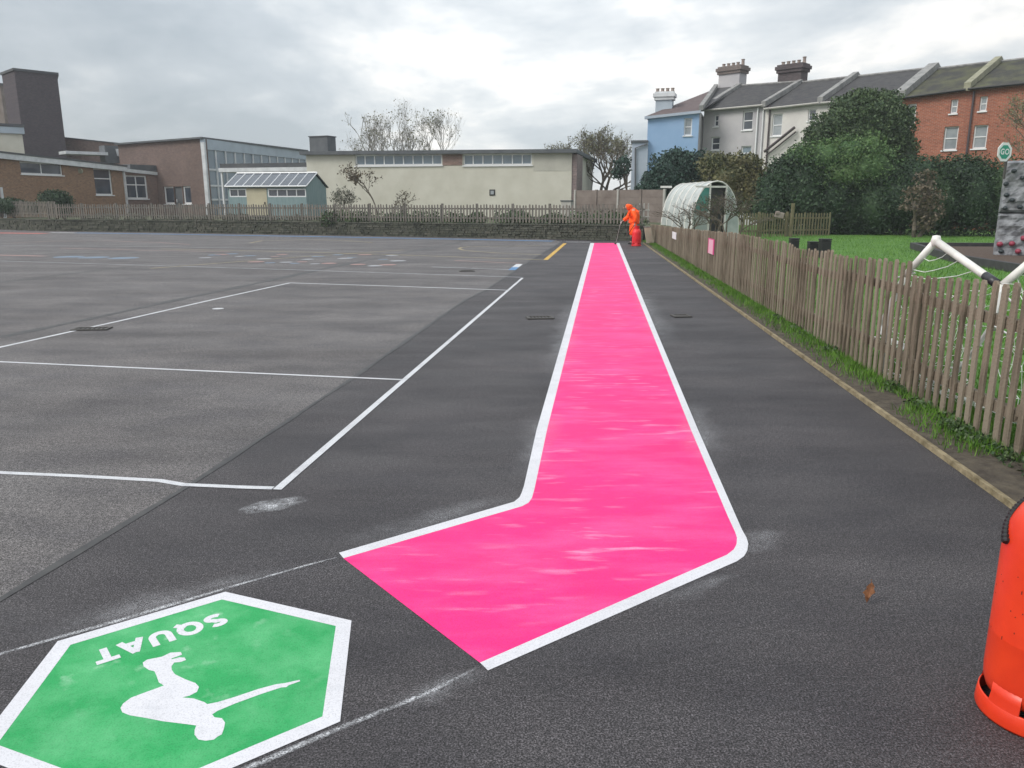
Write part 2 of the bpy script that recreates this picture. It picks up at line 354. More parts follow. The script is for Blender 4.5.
M['sleeper'] = mat('dark_sleeper', (.030, .030, .033), .85, var=(.05, .05, .052), vscale=5)
M['mulch'] = mat('bark_mulch', (.05, .032, .024), .95, var=(.11, .075, .055), vscale=25, bump=1, bscale=40)
M['leaf_brown'] = mat('dead_leaf', (.10, .045, .02), .7, var=(.26, .11, .045), vscale=60)
M['pinkpaper'] = mat('pink_sheet', (.75, .42, .52), .6); M['pinkedge'] = mat('magenta_edge', (.62, .05, .22), .6)
M['paper'] = mat('white_sheet', (.72, .72, .74), .6)
def leafmat(name, a, b, c): return mat(name, a, .62, spec=.35, var=b, vscale=.8, island=c, lo=.38, hi=.62)
M['lf_dark'] = leafmat('dark_leaves', (.011, .030, .014), (.021, .050, .022), (.055, .100, .045))
M['lf_deep'] = leafmat('deep_hedge_leaves', (.009, .027, .013), (.018, .046, .019), (.050, .095, .036))
M['lf_teal'] = leafmat('blue_green_leaves', (.010, .032, .024), (.018, .050, .036), (.045, .09, .065))
M['lf_mid'] = leafmat('mid_green_leaves', (.020, .046, .017), (.042, .078, .027), (.10, .145, .062))
M['lf_bright'] = leafmat('bright_green_leaves', (.035, .085, .024), (.060, .125, .034), (.12, .19, .065))
M['lf_russet'] = leafmat('russet_leaves', (.030, .055, .020), (.095, .085, .032), (.15, .14, .06))
M['lf_brown'] = leafmat('brownish_leaves', (.055, .055, .03), (.11, .085, .055), (.17, .14, .10))
M['lf_grey'] = leafmat('grey_green_leaves', (.05, .06, .04), (.09, .10, .07), (.15, .16, .12))

# ------------------------------------------------------------------ the ground
K = dict(kind='structure')
MB().flat([(-700, -60), (700, -60), (700, 1400), (-700, 1400)], -0.03).build('ground', M['rough_grass'], **K)
wallpts_px = [(-60, 228.2), (0, 229.6), (46, 231), (150, 232.2), (300, 234.7), (440, 237.2), (547, 239.0), (600, 240.2), (643, 241.0)]
WP = [G(*p) for p in wallpts_px]
k0, k1 = G(1008, 507), G(644, 244.4)
kd = (k1-k0).normalized(); kn = Vector((kd.y, -kd.x, 0))
KF = k0-kd*9; KE = k1+kd*.6           # kerb start (behind the viewer) and end
MB().flat([(-60, -8), (KF.x, -8), (KF.x, KF.y), (KE.x, KE.y), (KE.x+.1, WP[-1].y+.3)]+[(p.x, p.y+.1) for p in WP[::-1]]+[(-60, WP[0].y)], 0.0).build('playground_asphalt', M['asph_new'], **K)
bnd = [(-420, 860), (0, 600), (65, 560), (190, 485), (350, 380), (465, 300), (486, 290), (529, 261), (562, 241.5)]
B = [G(*p) for p in bnd]
old = [(p.x, p.y) for p in B]+[(p.x, p.y-.02) for p in [G(547, 239.2), G(440, 237.4), G(300, 234.9), G(150, 232.4), G(46, 231.2), G(0, 229.8), G(-60, 228.4)]]+[(-59, 46), (-59, 1)]
MB().flat(old, 0.0015).build('worn_asphalt', M['asph_old'], **K)
def ribbon(pts, wd, z, ends=None, jit=0.0):
    """a painted line of real width along ground points"""
    n = len(pts); lft, rgt = [], []
    for i, p in enumerate(pts):
        a = (pts[i]-pts[i-1]) if i else (pts[1]-pts[0]); b = (pts[i+1]-pts[i]) if i < n-1 else a
        t = (a.normalized()+b.normalized()); t.z = 0; t.normalize(); q = Vector((-t.y, t.x, 0))
        an = a.copy(); an.z = 0; an.normalize(); k = 1/max(.35, abs(q.dot(Vector((-an.y, an.x, 0)))))
        ww = wd*(1+jit*(rnd.random()-.5)); lft.append(p+q*ww/2*k); rgt.append(p-q*ww/2*k)
    mb = MB(); vs = [(p.x, p.y, z) for p in lft+rgt]
    mb.add(vs, [(n+i, n+i+1, i+1, i) for i in range(n-1)]); return mb
def GP(l): return [G(*p) for p in l]
def dense(pts, step=.35):
    o = [pts[0]]
    for a, b in zip(pts, pts[1:]):
        m = max(1, int((b-a).length/step))
        o += [a.lerp(b, i/m) for i in range(1, m+1)]
    return o
ribbon(dense(B, .4), .05, .0024, jit=.9).build('tar_seam', M['seam'], **K)
for l, ww in (([(0, 337.5), (90, 319), (175, 300.5), (240, 287), (328, 268), (404, 253), (470, 240.5)], .16), ([(0, 282.5), (60, 275), (133, 266.4)], .14)):
    ribbon(dense(GP(l), .5), ww, .0030, jit=.9).build('tar_seam', M['seam'], **K)

# court markings -------------------------------------------------------------------
def line(name, pts, wd, m, label, z=.0036, grp='lines painted on the playground', cat='painted line'):
    return ribbon(dense(GP(pts), 1.2), wd, z, jit=.06).build(name, m, **T(label, cat, grp))
line('court_sideline', [(522.5, 278), (277, 490)], .052, M['court'], 'long white court side line running parallel to the pink strip')
line('court_line', [(273, 488.5), (240, 487.5), (183, 485), (160, 481), (80, 476.5), (0, 473), (-120, 466)], .046, M['court'], 'nearest white court line, kinked at the tarmac joint, meeting the near court corner')
line('court_line', [(402, 380), (200, 371), (0, 362), (-100, 357.5)], .045, M['court'], 'white cross line butting into the middle of the long side line')
line('court_line', [(-60, 361), (0, 347.5), (120, 321), (212, 300), (290, 283), (400, 286.5), (509, 290.4)], .06, M['court'], 'white box line with one bend, slanting up from the left edge past the white disc')
line('court_line', [(-40, 259.6), (0, 261), (260, 268.8), (522, 277.4)], .075, M['faint'], 'thin white far line from the left edge to the far corner of the court')
line('yellow_line', [(565, 243.4), (545.5, 260)], .13, M['yellow'], 'short thick orange yellow line near the far end of the pink strip')
line('yellow_line', [(544.5, 260), (470, 257.5), (400, 255), (300, 252), (160, 249)], .12, M['yellow_faint'], 'faded yellow line leading left from the short thick yellow line', z=.0040)
hc = [(541, 254.8), (500, 253.2), (475, 251.4), (463, 250.2), (459, 248.8), (461, 247.6), (470, 246.8), (500, 246.3), (540, 245.9)]
line('yellow_hoop_line', hc, .11, M['yellow_faint'], 'faded yellow rounded hoop line near the far wall', z=.0044)
line('white_line', [(591, 242.2), (566, 242.0)], .16, M['court'], 'short white line across the far end beside the pink strip')
line('red_line', [(520, 263.4), (455, 260.6)], .13, M['red_faint'], 'faded red line left of the small white and blue stub')
line('blue_line', [(512, 269.8), (432, 267.0)], .09, M['faint'], 'faded pale blue line below the faded red line', z=.0040)
line('white_stub', [(519.5, 264.2), (515.5, 267.3)], .17, M['court'], 'small white upper half of the stub at the end of the faded red line', z=.0048)
line('blue_stub', [(515.5, 267.3), (512, 270.2)], .17, M['blue'], 'small blue lower half of the stub at the end of the faded red line', z=.0048)
line('blue_border_line', [(76, 232.9), (150, 233.9), (300, 236.4), (440, 238.9), (553, 241.2)], .42, M['blue'], 'long blue border line painted along the foot of the far stone wall', z=.0052)
line('white_line', [(50, 232.4), (75, 232.9)], .3, M['court'], 'short white line between the red and the blue border lines at the far wall', z=.0056)
line('red_border_line', [(-60, 232.6), (0, 233), (45, 233.6)], .75, M['red_line'], 'thick red border line at the foot of the far wall by the left edge', z=.0052)
line('orange_patch_line', [(-20, 254.8), (20, 255.6), (45, 256.2)], .26, M['red_faint'], 'worn orange pink line at the left edge, left of the pale blue discs')
line('orange_line', [(60, 248.2), (150, 250.4), (230, 251.8)], .12, M['red_faint'], 'faded orange line near the far wall on the left')
line('yellow_arc', [(250, 243), (262, 240.8), (300, 239.8), (345, 240.6), (372, 242.6)], .12, M['yellow_faint'], 'faded yellow arc close to the far wall left of the hoop', z=.0041)
line('orange_arc', [(10, 243), (50, 241.2), (110, 241), (160, 242.6), (190, 244.6)], .12, M['red_faint'], 'faded orange arc close to the far wall at the left', z=.0041)
line('yellow_line', [(150, 268.6), (300, 257), (404, 250)], .09, M['yellow_faint'], 'very faint yellow line slanting across the worn discs', z=.0043)
line('white_line', [(-20, 245.5), (180, 247), (330, 249.6)], .08, M['faint'], 'thin faint white line nearest the far wall', z=.0042)
def disc(px, py, r, m, label, grp, z=.0058, n=14):
    c = G(px, py); mb = MB(); mb.flat([(c.x+r*math.cos(6.2832*k/n), c.y+r*math.sin(6.2832*k/n)) for k in range(n)], z)
    return mb.build('painted_disc', m, org=(c.x, c.y, 0), **T(label, 'painted disc', grp))
for px, py, w_ in ((69, 257, 'smallest'), (94, 257.6, 'middle'), (123.5, 258.2, 'rightmost')):
    disc(px, py, .42, M['blue_faint'], f'{w_} of three pale blue discs on the far left tarmac', 'pale blue discs on the playground', z=.0060)
snake = [(205, 258), (232, 254), (282, 254.6), (308, 259.4), (338, 255), (365, 254.8), (392, 255.6), (215, 255.2), (222, 254.6), (240, 256.5), (250, 256), (256, 262), (264, 259), (270, 263), (275, 256.6), (286, 262.4), (295, 263.5), (302, 262), (315, 264), (318, 256.6), (329, 263.5), (345, 258.5), (352, 257.6), (358, 264.6), (375, 266), (383, 259.6), (388, 265), (398, 261)]
for i, (px, py) in enumerate(snake):
    disc(px, py, .13+.1*rnd.random(), [M['faint'], M['blue_faint'], M['red_faint']][i % 3], ['small worn white disc of the curving trail across the playground', 'small worn blue disc of the curving trail across the playground', 'small faded reddish disc of the curving trail across the playground'][i % 3], ['white','blue','reddish'][i % 3]+' worn discs of the snaking trail', z=.0062)
disc(218, 309, .085, M['court'], 'white round spot on the grey tarmac above the cross line', 'single white spot', z=.0064, n=24)
# drain covers
def grate(px, py, wx, wy, label, rz=0.1):
    px_w = wx
    c = G(px, py); t = thing('drain_cover', label, 'drain cover', (c.x, c.y, 0), 'drain covers in the tarmac')
    mb = MB(); fx = .035
    for s in (-1, 1):
        mb.box((c.x+s*(wx/2)*math.cos(rz), c.y+s*(wx/2)*math.sin(rz), .012), (fx, wy+fx, .014), rz); mb.box((c.x-s*(wy/2)*math.sin(rz), c.y+s*(wy/2)*math.cos(rz), .0115), (wx-fx, fx, .013), rz)
    mb.build('frame', M['dark_metal'], t)
    g = MB(); n = 7
    for k in range(n):
        u = (k+.5)/n*wx-wx/2; g.box((c.x+u*math.cos(rz), c.y+u*math.sin(rz), .009), (wx/n*.6, wy-fx, .006), rz)
    g.build('grille', M['dark_metal'], t)
grate(540, 318.3, .34, .20, 'iron drain grate left of the pink strip'); grate(681, 316.5, .22, .2, 'small iron drain cover between pink strip and picket fence')
grate(92, 329.5, .4, .18, 'iron drain cover touching the slanting white line on the left'); grate(467, 271.3, .32, .22, 'iron drain cover beyond the far court corner')


# ------------------------------------------------------------------ the pink strip
pk = thing('pink_running_strip', 'long bright pink painted strip with white edges that bends left at its near end', 'floor marking', tuple(G(610, 400)))
iL = [(594.2, 243), (547, 430), (534.5, 489), (532, 498), (528.5, 503), (522, 506.5), (343.4, 558.5)]
iR = [(616.2, 243), (691, 430), (728, 517), (735, 532), (737, 538), (736.5, 544.5), (734, 549.5), (727, 555), (480, 663)]
oL = [(590.4, 243), (536.6, 430), (524, 486), (521.6, 493), (519.5, 497.5), (514, 502), (339, 553)]
oR = [(619.4, 243), (698, 430), (742, 530), (746.5, 538), (748.3, 544), (747.2, 551), (744, 556.5), (737, 561.5), (488, 670.8)]
MB().flat([(p.x, p.y) for p in GP(iL)+GP(iR)[::-1]], .0014).build('pink_surface', M['pink'], pk)
def band(a, b, z):
    mb = MB(); A, Bb = GP(a), GP(b)
    for i in range(len(A)-1): mb.flat([(p.x, p.y) for p in (A[i], A[i+1], Bb[i+1], Bb[i])], z)
    return mb
band(oL, iL, .0018).build('white_edge', M['white'], pk); band(iR, oR, .0018).build('white_edge', M['white'], pk)

# ------------------------------------------------------------------ the green hexagon
hx = Vector((-1.1178, 2.4193, 0)); hv = complex(-.0858, .6155)
def hexpts(k): 
    return [(hx.x+(hv*k*np.exp(1j*math.pi/3*i)).real if False else hx.x+((complex(-.0858, .6155)*k)*complex(math.cos(-math.pi/3*i), math.sin(-math.pi/3*i))).real,
             hx.y+((complex(-.0858, .6155)*k)*complex(math.cos(-math.pi/3*i), math.sin(-math.pi/3*i))).imag) for i in range(6)]
hexa = thing('exercise_hexagon', 'green hexagon with white border and SQUAT lettering painted on the dark tarmac', 'floor marking', tuple(hx))
ho, hi_ = hexpts(1.0), hexpts(.893)
MB().flat(hi_, .0014).build('green_surface', M['green'], hexa)
mb = MB()
for i in range(6):
    j = (i+1) % 6; mb.flat([ho[i], ho[j], hi_[j], hi_[i]], .0018)
mb.build('white_border', M['white'], hexa)
sil = [(385, 215), (400, 205), (450, 195), (480, 181), (515, 179), (519, 188), (503, 194), (483, 201), (484, 204), (510, 197), (528, 198), (533, 206), (515, 213), (492, 215), (483, 228), (484, 240), (495, 255), (530, 272), (565, 285), (577, 298), (570, 315), (545, 328), (520, 334), (560, 338), (595, 350), (605, 357), (640, 350), (700, 332), (780, 305), (840, 289), (870, 285), (920, 274), (922, 279), (884, 292), (875, 299), (858, 300), (790, 322), (700, 355), (640, 380), (622, 392), (630, 402), (655, 405), (666, 420), (662, 440), (655, 460), (640, 468), (628, 478), (600, 482), (575, 478), (562, 462), (562, 445), (568, 430), (530, 425), (450, 415), (400, 405), (340, 395), (315, 385), (309, 370), (318, 355), (345, 335), (390, 318), (440, 300), (457, 293), (440, 283), (432, 260), (425, 245), (405, 240), (388, 228)]
MB().flat([(p.x, p.y) for p in GP([(30+x/3.413, 600+y/3.413) for x, y in sil])], .0019).build('squatting_figure', M['white'], hexa)
def text_mesh(body, size, offset, extrude=0.0):
    cu = bpy.data.curves.new('t', 'FONT'); cu.body = body; cu.size = size; cu.offset = offset; cu.extrude = extrude; cu.align_x = 'CENTER'; cu.align_y = 'CENTER'; cu.space_character = 1.12
    o = bpy.data.objects.new('t', cu); C.objects.link(o); bpy.context.view_layer.update()
    me = bpy.data.meshes.new_from_object(o.evaluated_get(bpy.context.evaluated_depsgraph_get())); bpy.data.objects.remove(o); return me
A_, F_ = Vector(ho[0]), Vector(ho[5])
tx = (F_-A_).normalized(); ty = Vector((-tx.y, tx.x))
sR, tL = G(30+681/3.413, 600+78/3.413), G(30+228/3.413, 600+222/3.413)
wid = (Vector((tL.x, tL.y))-Vector((sR.x, sR.y))).dot(tx)
mid = (sR+tL)/2; midn = G(30+440/3.413, 600+132/3.413)
def glyph_strokes():
    """heavy painted capitals as strokes, each letter one unit high"""
    def arc(cx, cy, rx, ry, a0, a1, n=12): return [(cx+rx*math.cos(R(a0+(a1-a0)*i/n)), cy+ry*math.sin(R(a0+(a1-a0)*i/n))) for i in range(n+1)]
    S_ = arc(.36, .72, .24, .165, 35, 270)+arc(.36, .29, .26, .175, 90, -145)[1:]
    return [(.80, [S_]), (1.02, [arc(.46, .5, .34, .385, 0, 360, 24), [(.56, .30), (.86, -.02)]]), (.90, [[(.13, 1), (.13, .42)]+arc(.41, .40, .28, .275, 180, 360)+[(.69, 1)]]),
            (.88, [[(.09, 0), (.43, .97)], [(.43, .97), (.78, 0)], [(.24, .29), (.64, .29)]]), (.76, [[(.0, .885), (.76, .885)], [(.38, .80), (.38, 0)]])]
mb = MB(); xo = 0; gl_ = glyph_strokes(); tot = sum(w_+.05 for w_, _ in gl_)-.05; hgt = wid/tot*1.0; kz = 0
off = (Vector((midn.x, midn.y))-Vector((mid.x, mid.y))).dot(ty)
for w_, strokes in gl_:
    for st in strokes:
        P = [Vector((mid.x, mid.y))+tx*((xo+x-tot/2)*wid/tot)+ty*((y-.5)*hgt+off) for x, y in st]; P = [Vector((p.x, p.y, 0)) for p in P]
        q = ribbon(P, .25*hgt, .0019+kz*.00007); mb.add(q.v, q.f); kz += 1
    xo += w_+.05
mb.build('lettering', M['white'], hexa)

# overspray and chalk guide lines ---------------------------------------------------
def soft(pts, wd, z, m, name, **tags):
    """ribbon whose rim UV is 1 along its middle and 0 at its borders"""
    pts = dense(pts, .12); n = len(pts); vs, uvs = [], []
    for i, p in enumerate(pts):
        a = pts[min(i+1, n-1)]-pts[max(i-1, 0)]; a.z = 0; a.normalize(); q = Vector((-a.y, a.x, 0))
        e = min(1, min(i, n-1-i)/max(1, n*(.25 if name != 'chalk_line' else .06))); ww = wd*(.75+.5*noise.noise(p*2.3+Vector((3, 1, 0))))*(1.7 if name == 'overspray' else 1)
        for s in (-1, 0, 1): vs.append((p.x+q.x*s*ww/2, p.y+q.y*s*ww/2, z)); uvs.append((0 if s else e, 0))
    fs = []
    for i in range(n-1):
        for k in (0, 1): fs.append((i*3+k+1, i*3+k, i*3+k+3, i*3+k+4))
    me = bpy.data.meshes.new(name); me.from_pydata(vs, [], fs); uv = me.uv_layers.new(name='rim')
    for l in me.loops: uv.data[l.index].uv = uvs[l.vertex_index]
    o = bpy.data.objects.new(name, me); C.objects.link(o); me.materials.append(m)
    for k, v in tags.items(): o[k] = v
    return o
KS = dict(kind='stuff')
for i, (l, ww) in enumerate([([(345, 545), (420, 524), (512, 496)], .22), ([(528, 480), (545, 410)], .22), ([(552, 385), (572, 300)], .3),
               ([(715, 470), (690, 400)], .26), ([(670, 350), (640, 290)], .35), ([(20, 645), (140, 606), (300, 566)], .16), ([(300, 570), (342, 556)], .2),
               ([(655, 608), (735, 572)], .09), ([(752, 556), (768, 528)], .14), ([(395, 712), (485, 668)], .12)]):
    soft(GP(l), ww, .0030+.0001*i, M['spray'], 'overspray', label='faint white paint dust at the edge of fresh markings', category='paint dust', **KS)
o = soft(GP([(246, 516), (270, 507), (300, 497)]), .27, .0082, M['chalk'], 'paint_smudge', **T('pale fan shaped paint smudge below the near corner of the court', 'paint smudge'))
o = soft(GP([(640, 214*1.9), (660, 405)][:0]+[(338, 407), (358, 405)]), .12, .0084, M['spray'], 'paint_smudge', **T('faint pale smudge left of the side line on the dark tarmac', 'paint smudge'))
for l, ww, lb in (([(-60, 672), (0, 655), (120, 621), (240, 585), (339, 557)], .022, 'thin white chalk guide line passing above the green hexagon'),
              ([(200, 790), (250, 768), (350, 725), (430, 693), (478, 667)], .022, 'thin white chalk guide line below the green hexagon'),
              ([(744, 550), (775, 538.5)], .024, 'short white chalk tick at the outer bend of the pink strip')):
    soft(GP(l), ww*1.6, .0044, M['chalk'], 'chalk_line', **T(lb, 'chalk line', 'chalk guide lines'))

# ------------------------------------------------------------------ kerb, verge, lawn
FB = GP([(1010, 463), (986, 447), (954, 429), (933, 413), (889, 387), (824, 338), (717, 275.6), (681, 260), (651.5, 243)])
fa = np.polyfit([p.y for p in FB], [p.x for p in FB], 1); f_x = lambda y: fa[0]*y+fa[1]
def kerb_x(y): return k0.x+(k1.x-k0.x)*(y-k0.y)/(k1.y-k0.y)
kt = MB(); 
kt.hexa([(kerb_x(-5), -5, -.02), (kerb_x(-5)+.05, -5, -.02), (kerb_x(KE.y)+.05, KE.y, -.02), (kerb_x(KE.y), KE.y, -.02), (kerb_x(-5), -5, .035), (kerb_x(-5)+.038, -5, .030), (kerb_x(KE.y)+.038, KE.y, .030), (kerb_x(KE.y), KE.y, .035)])
kt.build('path_edging', M['kerb'], **K)
LY = [-6]+list(np.linspace(0, 34, 40)); FY = KE.y+.3
mb = MB(); mb.flat([(kerb_x(-6)+.05, -6), (f_x(-6)+.25, -6), (f_x(FY)+.25, FY), (kerb_x(FY)+.05, FY)], .012).build('verge_soil', M['soil'], **K)
MB().flat([(f_x(-6)+.25, -6), (60, -6), (60, 60), (f_x(FY)+1.5, 60), (f_x(FY)+.25, FY)], .013).build('lawn', M['lawn'], **K)
def blades(name, pos, h, wdt, m, seed=1, **tags):
    g = np.random.default_rng(seed); n = len(pos); a = g.uniform(0, 6.283, n); hh = h*g.uniform(.45, 1.25, n); ww = wdt*g.uniform(.7, 1.4, n)
    lean = g.normal(0, .35, (n, 2))*hh[:, None]
    d = np.c_[np.cos(a), np.sin(a)]*ww[:, None]/2
    V = np.zeros((n, 3, 3)); V[:, 0, :2] = pos[:, :2]-d; V[:, 1, :2] = pos[:, :2]+d; V[:, 2, :2] = pos[:, :2]+lean; V[:, :2, 2] = pos[:, 2:3]; V[:, 2, 2] = pos[:, 2]+hh
    return mesh_np(name, V.reshape(-1, 3), np.arange(3*n).reshape(-1, 3), m, **tags)
g = np.random.default_rng(5)
n = 62000; y = 2.2+31*g.random(n)**1.5; u = g.beta(2.3, 1.1, n)
kx = np.array([kerb_x(v) for v in y]); fx_ = np.array([f_x(v) for v in y]); x = kx+.06+(fx_+.3-kx-.06)*u
dn = np.array([noise.noise(Vector((a*1.5, b*.9, 0))) for a, b in zip(x, y)])
keep = (dn > -.66+.5*np.clip((6.8-y)/3, 0, 1)-.9*(u-.6)) | (g.random(n) < .35*(y > 6.5)); 
P_ = np.c_[x, y, np.full(n, .01)][keep]; 
blades('verge_grass', P_, .07, .007, M['blade'], 2, label='bright green grass and weeds along the foot of the picket fence', category='grass', **KS)
n = 90000; y = 3.0+35*g.random(n)**1.35; x = np.array([f_x(v) for v in y])+.2+g.random(n)*(2+y*.62)
blades('lawn_grass', np.c_[x, y, np.full(n, .012)], .075, .012, M['blade'], 3, label='green lawn grass behind the picket fence', category='grass', **KS)
# low broad leaved weeds on the verge near the fence foot
def leaves(blobs, n, size, seed, shell=(.72, 1.06), asp=.6, noise_amp=.18):
    g = np.random.default_rng(seed); w_ = np.array([b[3]*b[4]+b[4]*b[5]+b[3]*b[5] for b in blobs], float); w_ /= w_.sum(); idx = g.choice(len(blobs), n, p=w_)
    bb = np.array(blobs, float)[idx]; d = g.normal(size=(n, 3)); d /= np.linalg.norm(d, axis=1)[:, None]
    lump = np.sin(d[:, 0]*5+bb[:, 0])+np.sin(d[:, 1]*6+bb[:, 2]*2)+np.sin(d[:, 2]*7+bb[:, 1])
    lump2 = np.sin(d[:, 0]*13+bb[:, 1]*3)*np.sin(d[:, 2]*15+bb[:, 0]*2)
    r = g.uniform(shell[0], shell[1], n)*(1+noise_amp*lump/3+noise_amp*.6*lump2)+np.maximum(0, g.normal(0, .075, n))
    c = bb[:, :3]+d*bb[:, 3:6]*r[:, None]
    q = g.normal(size=(n, 3)); q /= np.linalg.norm(q, axis=1)[:, None]; q2 = np.cross(q, g.normal(size=(n, 3))); q2 /= np.linalg.norm(q2, axis=1)[:, None]
    s = size*g.uniform(.55, 1.3, n)[:, None]
    V = np.stack([c-q*s, c+q2*s*asp, c+q*s, c-q2*s*asp], 1)
    return V.reshape(-1, 3), np.arange(4*n).reshape(-1, 4)
def core(blobs, k=.74):
    vs, fs = [], []
    for b in blobs:
        base = len(vs); nu, nv = 12, 8
        for i in range(nv+1):
            ph = math.pi*i/nv
            for j in range(nu):
                th = 2*math.pi*j/nu; rr = k*(1+.12*math.sin(th*3+b[0])*math.sin(ph*3))
                vs.append((b[0]+b[3]*rr*math.sin(ph)*math.cos(th), b[1]+b[4]*rr*math.sin(ph)*math.sin(th), b[2]+b[5]*rr*math.cos(ph)))
        for i in range(nv):
            for j in range(nu): fs.append((base+i*nu+j, base+(i+1)*nu+j, base+(i+1)*nu+(j+1) % nu, base+i*nu+(j+1) % nu))
    return np.array(vs), np.array(fs)
def foliage(name, blobs, n, size, seed, m, parent=None, with_core=True, **kw):
    tg = kw.pop('tags', {}); V, F = leaves(blobs, n, size, seed, **kw)
    if with_core:
        v2, f2 = core(blobs); F = np.r_[F, f2+len(V)]; V = np.r_[V, v2]
    return mesh_np(name, V, F, m, parent, **tg)
wb = []
for i in range(26):
    yy = 4.1+rnd.random()**1.4*7; wb.append((f_x(yy)-.12+.14*rnd.random(), yy, .03, .10, .12, .045))
foliage('verge_weeds', wb, 2600, .018, 8, M['lf_mid'], with_core=False, tags=dict(label='low leafy weeds at the near foot of the picket fence', category='weeds', **KS))

# ------------------------------------------------------------------ picket fences
def pale(mb, p, dirv, w_, th, z0, z1, lean=0.0, leany=0.0, point=.03):
    nx = Vector((-dirv.y, dirv.x, 0)); a = p-dirv*w_/2; b = p+dirv*w_/2; s = dirv*lean+nx*leany
    for_ = []
    for z, k in ((z0, 0), (z1-point, 1)):
        o_ = s*k
        for q in (a-nx*th/2, b-nx*th/2, b+nx*th/2, a+nx*th/2): for_.append(Vector((q.x+o_.x, q.y+o_.y, z)))
    c = p+s; t0 = Vector((c.x, c.y, 0))
    top = [t0-dirv*w_*.28-nx*th/2, t0+dirv*w_*.28-nx*th/2, t0+dirv*w_*.28+nx*th/2, t0-dirv*w_*.28+nx*th/2]
    b0 = len(mb.v); mb.v += [tuple(v) for v in for_]+[(v.x, v.y, z1) for v in top]
    mb.f += [tuple(b0+i for i in f) for f in [(3, 2, 1, 0), (0, 1, 5, 4), (1, 2, 6, 5), (2, 3, 7, 6), (3, 0, 4, 7), (4, 5, 9, 8), (5, 6, 10, 9), (6, 7, 11, 10), (7, 4, 8, 11), (8, 9, 10, 11)]]
fence = thing('picket_fence', 'long weathered picket fence running beside the path on the right', 'fence', (f_x(4), 4, 0), 'picket fences')
d3 = Vector((fa[0], 1, 0)).normalized(); fn = Vector((d3.y, -d3.x, 0))      # fn points to the lawn side
def fp(y, off=0): return Vector((f_x(y), y, 0))+fn*off
# measured tops (px, py) along the fence, one group per bay
tops = [(651, 224), (665, 226), (700, 230), (739, 233), (740, 233.6), (761, 237), (762, 238.5), (792, 242.5), (793.5, 247.5), (834, 251), (837, 255.5), (912, 261.7), (913, 275), (1016, 284)]
FF = Fac((f_x(0), 0), (f_x(30), 30)); TT = sorted([FF.uz(*t) for t in tops])
def top_z(y):
    u = (Vector((f_x(y), y))-FF.A).dot(FF.d)
    if u <= TT[0][0]: return TT[0][1]
    for a, b in zip(TT, TT[1:]):
        if a[0] <= u <= b[0]: return a[1]+(b[1]-a[1])*(u-a[0])/max(1e-6, b[0]-a[0])
    return TT[-1][1]
bays = [1.2]
while bays[-1] < 32.5: bays.append(bays[-1]+1.83)
y = 1.2; panels = {i: MB() for i in range(len(bays))}
pw = .053; fr = random.Random(3)
while y < 33.4:
    i = max(k for k in range(len(bays)) if bays[k] <= y+1e-6); tz = top_z(y)
    pale(panels[i], fp(y, fr.uniform(-.003, .003)), d3, pw*(1.22 if y < 9 else 1)*fr.uniform(.9, 1.1), .016, (.012 if y < 9 else .03)+fr.uniform(0, .02), tz+fr.uniform(-.014, .014), fr.gauss(0, .006), fr.uniform(-.006, .006), .022)
    y += .132*fr.uniform(.96, 1.04)
for i, b in enumerate(bays):
    panels[i].build('pale_panel', M['pale'], fence)
    e = min(b+1.83, 33.4); tz = (top_z(b+.1)+top_z(e-.1))/2
    for zz_ in (tz-.22, tz-.78):
        r_ = MB(); a, c = fp(b, .034), fp(e-.005, .034)
        r_.hexa([a-fn*.021+Vector((0, 0, zz_-.038)), c-fn*.021+Vector((0, 0, zz_-.038)), c+fn*.021+Vector((0, 0, zz_-.038)), a+fn*.021+Vector((0, 0, zz_-.038)),
                 a-fn*.021+Vector((0, 0, zz_+.038)), c-fn*.021+Vector((0, 0, zz_+.038)), c+fn*.021+Vector((0, 0, zz_+.038)), a+fn*.021+Vector((0, 0, zz_+.038))])
        r_.build('rail', M['pale'], fence)
    q = fp(b, .105); MB().box((q.x, q.y, (tz-.14)/2), (.08, .08, tz-.14), -math.atan(fa[0])).build('post', M['pale'], fence, bevel=.006)
def simple_fence(pts, zb, h, sp_, pw_, m, label, name='picket_fence', post_every=2.0, z0f=.04, base=None):
    t = thing(name, label, 'fence', (pts[0][0], pts[0][1], zb), 'picket fences'); fr = random.Random(len(label))
    for A, Bq in zip(pts, pts[1:]):
        A = Vector((A[0], A[1], 0)); Bq = Vector((Bq[0], Bq[1], 0)); L_ = (Bq-A).length; d = (Bq-A)/L_; nn = Vector((-d.y, d.x, 0)); nb = max(1, round(L_/post_every)); bl = L_/nb
        if nn.y < 0: nn = -nn
        for b in range(nb):
            mb = MB(); u = b*bl+sp_/2
            while u < (b+1)*bl-.001:
                pale(mb, A+d*u, d, pw_*fr.uniform(.85, 1.1), .02, zb+z0f, zb+h+fr.uniform(-.025, .02), fr.uniform(-.018, .018), 0, .04); u += sp_
            mb.build('pale_panel', m, t)
            for zz_ in (zb+h*.28, zb+h*.78):
                c = A+d*(b+.5)*bl+nn*.033; MB().box((c.x, c.y, zz_), (bl-.01, .04, .07), math.atan2(d.y, d.x)).build('rail', m, t)
            c = A+d*b*bl+nn*.1; MB().box((c.x, c.y, zb+(h+.05)/2), (.09, .09, h+.05), math.atan2(d.y, d.x)).build('post', m, t, bevel=.006)
    return t

